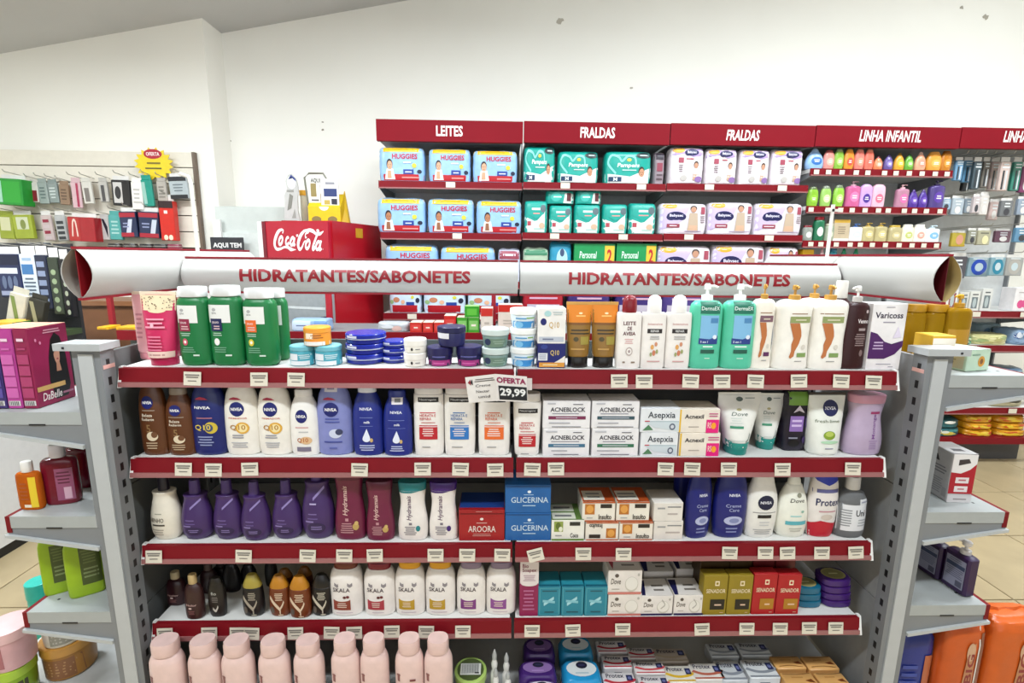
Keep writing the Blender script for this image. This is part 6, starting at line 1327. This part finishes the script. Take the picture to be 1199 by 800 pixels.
# ================================================================== low rack between, drink fridge, dispenser, counter
zr = W(340, 388, 1.3).z
low = thing('low_gondola', 'low red-railed rack between the front rack and the drink fridge', 'shelving rack', (-.75, 1.45, 0))
xbox('top_shelf', low, (-1.25, -.15, zr-.05), (1.25, .2, zr-.004), mat('#77797a', .5))
xbox('price_rail', low, (-1.25, -.165, W(340, 399, 1.3).z), (1.25, -.15, zr), M_RAIL)
for k in range(3):
    xbox('back_panel', low, (-1.25+.835*k, -.08, .1), (-1.25+.835*k+.83, -.06, zr-.05), mat('#5a605f', .6))
xbox('base', low, (-1.25, -.12, 0), (1.25, .2, .1), M_STEEL)
zl = zr-.004
for px in (131, 578):
    x = W(px, 370, 1.46).x
    xbox('post', low, (x+.75-.012, .0, zl), (x+.75+.012, .02, W(px, 345, 1.46).z), mat('#8a1420', .4))
g = 'cartons on the low rack behind'
for x0, x1, yt, c, lb, yf in ((480, 494, 378, '#b8281c', 'first low red carton on the rack behind', 1.2), (495, 507, 378, '#b8281c', 'second low red carton on the rack behind', 1.2), (508, 520, 378, '#b8281c', 'third low red carton on the rack behind', 1.2), (520, 534, 370, '#b81c18', 'taller red carton on the rack behind', 1.2), (535, 547.5, 372, '#3a8a24', 'left green carton on the rack behind', 1.2), (548, 561, 372, '#3a8a24', 'right green carton on the rack behind', 1.2)):
    carton(lb, x0, x1, yt, zl, .10, c, [R(-.8, .2, .8, .8, '#7ab060' if 'green' in lb else '#c8403a'), L(-.5, .35, .5, .65, 1, '#e0d4c4')], Yf=1.305, name='small_carton', group=g, top=[R(-1, 0, 1, 1, '#d8c8b4')])
zz = W(548, 372, 1.32).z+.002
carton('green carton on top of the two green cartons behind', 544, 561, 359, zz, .09, '#2c8a1c', [R(-.7, .2, .7, .8, '#58a838')], Yf=1.31, name='small_carton', group=g, top=[R(-1, 0, 1, 1, '#8ab86a')])
carton('pale carton with red band beside the post on the rack behind', 563, 577, 361, zl, .1, '#d0c4b8', [R(-1, .68, 1, 1, '#b82c24'), L(-.6, .3, .6, .5, 1, '#b0a498')], Yf=1.305, name='small_carton', group=g)
carton('pale carton with red top right of the post on the rack behind', 583, 612, 357, zl, .1, '#d0c0b4', [R(-1, .75, 1, 1, '#b82418'), L(-.6, .3, .6, .5, 2, '#b0a498')], Yf=1.305, name='small_carton', group=g)
pack('crumpled grey bag lying on the rack behind the blue tins', 440, 478, 378, zl, 1.31, .12, '#a8acb0', [El(.3, .4, .3, .3, '#c9a8a0'), El(-.3, .6, .4, .2, '#c8ccd0')], name='soft_bag', cat='bag', flap=False, n=2.5)
pack('pale blue tissue pack on the rack behind the green bottles', 340, 384, 374, zl, 1.31, .12, '#8aa8cc', [R(-.95, .1, .1, .9, '#b9c8dc'), L(-.8, .4, 0, .6, 1, '#5a6a8a'), R(.3, .1, .95, .9, '#6a8cba')], name='tissue_pack', flap=False)
for x0, x1, lb in ((114, 127, 'small yellow carton left of the red post'), (136, 162, 'long yellow carton right of the red post')):
    carton(lb, x0, x1, 383, zl, .09, '#d9a418', [R(-.8, .15, .7, .6, '#c08c14'), L(-.6, .65, .6, .85, 1, '#e8c860')], Yf=1.33, name='small_carton', group='yellow cartons on the low rack')
# brown counter
a, b = W(78, 352, 1.95), W(162, 350, 1.95)
cn = thing('counter', 'brown wooden counter block behind the left end of the racks', 'counter', ((a.x+b.x)/2, 2.1, 0))
w = (b.x-a.x)/2+.1
xbox('carcass', cn, (-w, -.15, 0), (w, .15, a.z-.03), mat('#7a5034', .5, var=.15, scale=6))
xbox('worktop', cn, (-w-.02, -.17, a.z-.03), (w+.02, .15, a.z), mat('#8a5c3c', .4, var=.12, scale=6))
# white chest at the far left
ch = thing('chest_freezer', 'white chest cabinet standing on the floor at the left edge', 'freezer', (-2.80, 1.10, 0))
xbox('body', ch, (-.34, -.35, .05), (.34, .3, .78), mat('#d2d0ce', .4, var=.03))
xbox('plinth', ch, (-.32, -.33, 0), (.335, .29, .05), M_BLACK)
xbox('lid', ch, (-.35, -.36, .78), (.35, .3, .83), mat('#dad8d5', .35, var=.03))
xbox('handle', ch, (-.1, -.38, .79), (.1, -.36, .81), mat('#8a8a8a', .4))
# drink fridge
P0 = W(385, 258, 1.75)
fr = thing('drink_fridge', 'red drink fridge with a white script logo on its lit-up header', 'fridge', (P0.x, 1.75, 0), math.radians(-16))
FH, FW, FD = P0.z, .475, .6
xbox('cabinet', fr, (-FW, .03, .06), (0, FD, FH), mat('#a3101e', .3, var=.04, scale=5))
xbox('plinth', fr, (-FW+.02, .05, 0), (-.02, FD-.03, .06), M_BLACK)
hz = FH-.225
hd = xbox('header', fr, (-FW+.03, .0, hz), (-.01, .03, FH-.008), mat('#a4142a', .3, var=.03))
xbox('header_trim', fr, (-FW+.03, -.004, hz-.02), (-.01, .03, hz), mat('#c9b4b0', .25))
xbox('side_panel', fr, (-FW-.03, .0, .06), (-FW+.005, .06, FH-.004), mat('#e6dada', .3))  # plain white pillar at the left front corner
xbox('edge_post', fr, (-FW+.005, -.004, .06), (-FW+.03, .03, FH-.004), mat('#6a0e20', .3))
dr_ = xbox('door', fr, (-FW+.03, .005, .1), (-.01, .03, hz-.02), mat('#8f9496', .1, var=.05))
xbox('door_frame', fr, (-.05, -.004, .1), (-.01, .006, hz-.02), mat('#a4142a', .3))
xbox('door_handle', fr, (-.07, -.03, .7), (-.055, .004, 1.1), M_BLACK)
for k in range(4):
    xbox('inner_shelf', dr_, (-FW+.05, .0035, .3+.28*k), (-.06, .0045, .315+.28*k), mat('#c4c8c8', .3))
xbox('yellow_tag', fr, (.0, .28, FH-.09), (.002, .36, FH-.03), mat('#b98a1c', .5))
def cp(x, y): return ((x-140)/895*2-1, (550-y)/460)
def st(w, *pts): return K('#ece2e0', w*.0022, *[cp(*p[:2])+(((p[2] if len(p) > 2 else w)*.0022, (p[2] if len(p) > 2 else w)*.0042),) for p in pts])
def ring(cx, cy, rx, ry, w, s=.3):
    return st(w, *[(cx+rx*math.cos(a*PI/6)-s*ry*math.sin(a*PI/6)*-1, cy-ry*math.sin(a*PI/6)) for a in range(13)])
lg = [st(10, (385, 240, 5), (400, 205, 6), (370, 195, 8), (320, 225, 14), (272, 310, 17), (258, 385, 16), (285, 435, 11), (345, 430, 8), (400, 410, 7), (450, 412, 10), (490, 435, 13), (530, 440, 6), (565, 440, 2)),
      ring(352, 330, 25, 48, 11), st(10, (470, 305), (462, 290), (440, 305), (425, 345), (432, 378), (455, 372), (475, 350)), ring(520, 338, 24, 46, 11), st(10, (560, 290), (538, 385), (560, 365)), st(7, (585, 270), (612, 262)),
      st(10, (735, 285, 4), (715, 290, 6), (722, 245, 6), (762, 225, 7), (750, 205, 6), (700, 215, 10), (640, 280, 16), (605, 370, 17), (615, 430, 13), (650, 420, 9), (690, 350, 6), (715, 330, 5)),
      st(9, (690, 218, 5), (770, 200, 10), (830, 215, 13), (870, 245, 10), (925, 245, 10), (975, 215, 3)), ring(742, 375, 27, 52, 11), st(11, (880, 215), (905, 215), (870, 285), (815, 400), (815, 438), (850, 400)), ring(888, 388, 26, 48, 11), st(10, (938, 325), (905, 438), (935, 420)), El(*cp(955, 432), .012, .02, '#d9a0a4')]
decals(fr, lambda x, z, e: (-FW/2+.01+x, -e, hz+z), FW/2-.02, .222, lg, 'logo', eps=.001)
zt = FH
R16 = Matrix.Rotation(math.radians(-16), 4, 'Z')
def onf(x, y): return Vector((P0.x, 1.75, zt))+R16 @ Vector((x, y, 0))
def stand_sheet(name, label, cat, px0, px1, y0, Y, parts, group=None):
    a, b = W(px0, 255, Y), W(px1, 255, Y)
    H = W((px0+px1)/2, y0, Y).z-zt
    t = thing(name, label, cat, ((a.x+b.x)/2, Y, zt), 0, group)
    return t, (b.x-a.x)/2, H
t, w, H = stand_sheet('display_stand', 'silver grey figure-shaped leaflet stand on the red fridge', 'stand', 332, 352, 203, 2.06, 0)
B = [(-1, 0), (1, 0), (.75, .25), (.8, .5), (.95, .72), (.75, .9), (.3, 1), (-.2, .97), (-.5, .85), (-.4, .7), (-.75, .55), (-.8, .3)]
vs = [(x*w, f, z*H) for f in (0, .01) for x, z in B]
n = len(B)
MB().add(vs, [tuple(range(n)), tuple(range(2*n-1, n-1, -1))]+[(i, n+i, n+(i+1) % n, (i+1) % n) for i in range(n)], '#b4b4b0').build('cut_out', t, smooth=False)
MB().box(-w*.9, -.05, 0, w*.9, .06, .012, '#8a2c34').build('foot', t, smooth=False)
decals(t, lambda x, z, e: (x, -e, z), w, H, [El(.2, .82, .5, .13, '#e4e6ea'), P('#2c3a78', (-.2, .88), (.2, .98), (.7, .9), (.75, .84), (.2, .93)), P('#77776f', (-.5, .25), (0, .3), (.3, .55), (-.1, .6)), P('#8f8f88', (0, .1), (.5, .1), (.4, .3)), L(-.5, .6, .5, .7, 1, '#8a8a84')], eps=.001)
t, w, H = stand_sheet('display_stand', 'clear tube with an orange rim beside the silver stand', 'stand', 353, 361, 223, 2.16, 0)
MB().loft([(0, w, w), (H*.97, w, w)], mat('#d0c8b0', .2, tr=.3), 16).build('tube', t)
MB().loft([(H*.85, w*1.15, w*1.15), (H, w*1.2, w*1.2)], '#c8921c', 16).build('rim', t)
t, w, H = stand_sheet('leaflet_box', 'yellow leaflet box filled with printed sheets on the red fridge', 'leaflet holder', 361, 399, 242, 1.98, 0)
MB().hexa([(-w, 0, 0), (w, 0, 0), (w, .1, 0), (-w, .1, 0)], [(-w, 0, H), (w, 0, H), (w, .1, H*1.9), (-w, .1, H*1.9)], '#cfae10').build('holder', t, smooth=False)
MB().hexa([(w, .02, 0), (w*1.35, .06, 0), (w*1.35, .1, 0), (w, .1, 0)], [(w, .02, H*.9), (w*1.1, .06, H*.9), (w*1.05, .1, H*2.1), (w, .1, H*2.1)], '#b89408').build('side_wing', t, smooth=False)
decals(t, lambda x, z, e: (x, -e, z), w, H, [El(-.5, .2, .3, .2, '#7a6a3c'), El(.5, .2, .3, .2, '#7a6a3c'), El(0, 1, .3, .25, '#e0dcd0', 180, 360)], eps=.001)
zq = W(380, 209, 1.99).z-zt
a_, b_ = W(361, 220, 2.0).x-t.location.x, W(376, 220, 2.0).x-t.location.x
xbox('leaflet', t, (a_, .03, H*.3), (b_-.01, .034, W(368, 216, 2.0).z-zt), mat('#d8d4cc', .5))
xbox('leaflet', t, (b_, .012, H*.3), (w*.92, .018, zq), mat('#dcdad6', .5))
decals(t, lambda x, z, e: (x, .012-e, z), w*.9, zq, [R(.0, .6, .9, .78, '#2c3a6a'), R(.5, .42, .9, .55, '#2c2c38'), L(0, .84, .9, .96, 1, '#8a8a90'), R(0, .42, .4, .52, '#b09a4a')], 'leaflet_print', eps=.001)
decals(t, lambda x, z, e: ((a_+b_-.01)/2+x, .03-e, z), (b_-a_)/2*.8, zq, [R(-.8, .6, .3, .9, '#8a7a4a'), L(-.8, .4, .8, .56, 2, '#5a5a60')], 'leaflet_print', eps=.001)
fxs = [(a_-.01, .04, H*.5), (a_-.03, .04, W(357, 207, 2.0).z-zt), (a_, .04, W(360, 202, 2.0).z-zt), (b_+.01, .04, W(375, 202, 2.0).z-zt), (b_+.04, .04, W(379, 212, 2.0).z-zt), (b_+.03, .04, H*.8)]
MB().tube(fxs, .006, mat('#6a6a5c', .4), 8).build('wire_frame', t)
decals(t, lambda x, z, e: ((a_+b_)/2+x, .036-e, z), .05, 1, [T('AQUI', -.6, W(368, 214, 2.0).z-zt, .6, W(368, 208, 2.0).z-zt, '#3a3a34', 1.5)], 'frame_lettering', eps=.001)
# white dispenser with placard
a, b = W(243, 240, 2.2), W(330, 240, 2.2)
ds = thing('water_dispenser', 'pale translucent cabinet beside the red fridge', 'cabinet', ((a.x+b.x)/2, 2.26, 0))
w = (b.x-a.x)/2
xbox('body', ds, (-w, 0, 0), (w, .14, W(260, 272, 2.26).z), mat('#cfd4cf', .3))
xbox('hood', ds, (-w, .02, W(260, 272, 2.26).z), (w, .14, a.z), mat('#c4c9c4', .2, var=.03))
xbox('front_edge', ds, (-w, -.02, W(250, 290, 2.24).z), (-w+.05, .0, W(250, 257, 2.24).z), mat('#e0e0dc', .3))
t = thing('placard', 'black AQUI TEM placard standing in front of the pale cabinet', 'sign', (W(266, 290, 2.2).x, 2.2, 0))
zb, zt2 = W(266, 303, 2.2).z, W(266, 278, 2.2).z
w = (W(285, 290, 2.2).x-W(247, 290, 2.2).x)/2
xbox('board', t, (-w, 0, zb), (w, .012, zt2), mat('#2c2c30', .5))
xbox('stem', t, (-.015, .002, 0), (.015, .01, zb), mat('#8a8a8a', .4))
decals(t, lambda x, z, e: (x, -e, zb+z), w, zt2-zb, [T('AQUI TEM', -.85, .48, .9, .75, '#dcdad8', 2), R(-.9, .0, .9, .18, '#7a1c34'), K('#a9a9a9', .02, (-.9, .3), (-.1, .3), (0, .2), (.1, .3), (.9, .3))], 'lettering', eps=.001)

# a hair of clearance between goods that stand close together
SKIP = ('gondola_rack', 'end_rack', 'shelving_bay', 'low_gondola', 'slat_wall', 'brush_rack', 'end_sign', 'aisle_sign', 'sign_post', 'drink_fridge', 'counter', 'chest_freezer', 'water_dispenser', 'placard', 'hanging_pack', 'offer_sign', 'price_burst')
for o in list(COL.objects):
    if o.type == 'EMPTY' and o.parent is None and o.name.split('.')[0] not in SKIP:
        o.location.z += .0005
        o.scale = (.985, .985, .992)
    if '_h' in o:
        del o['_h']
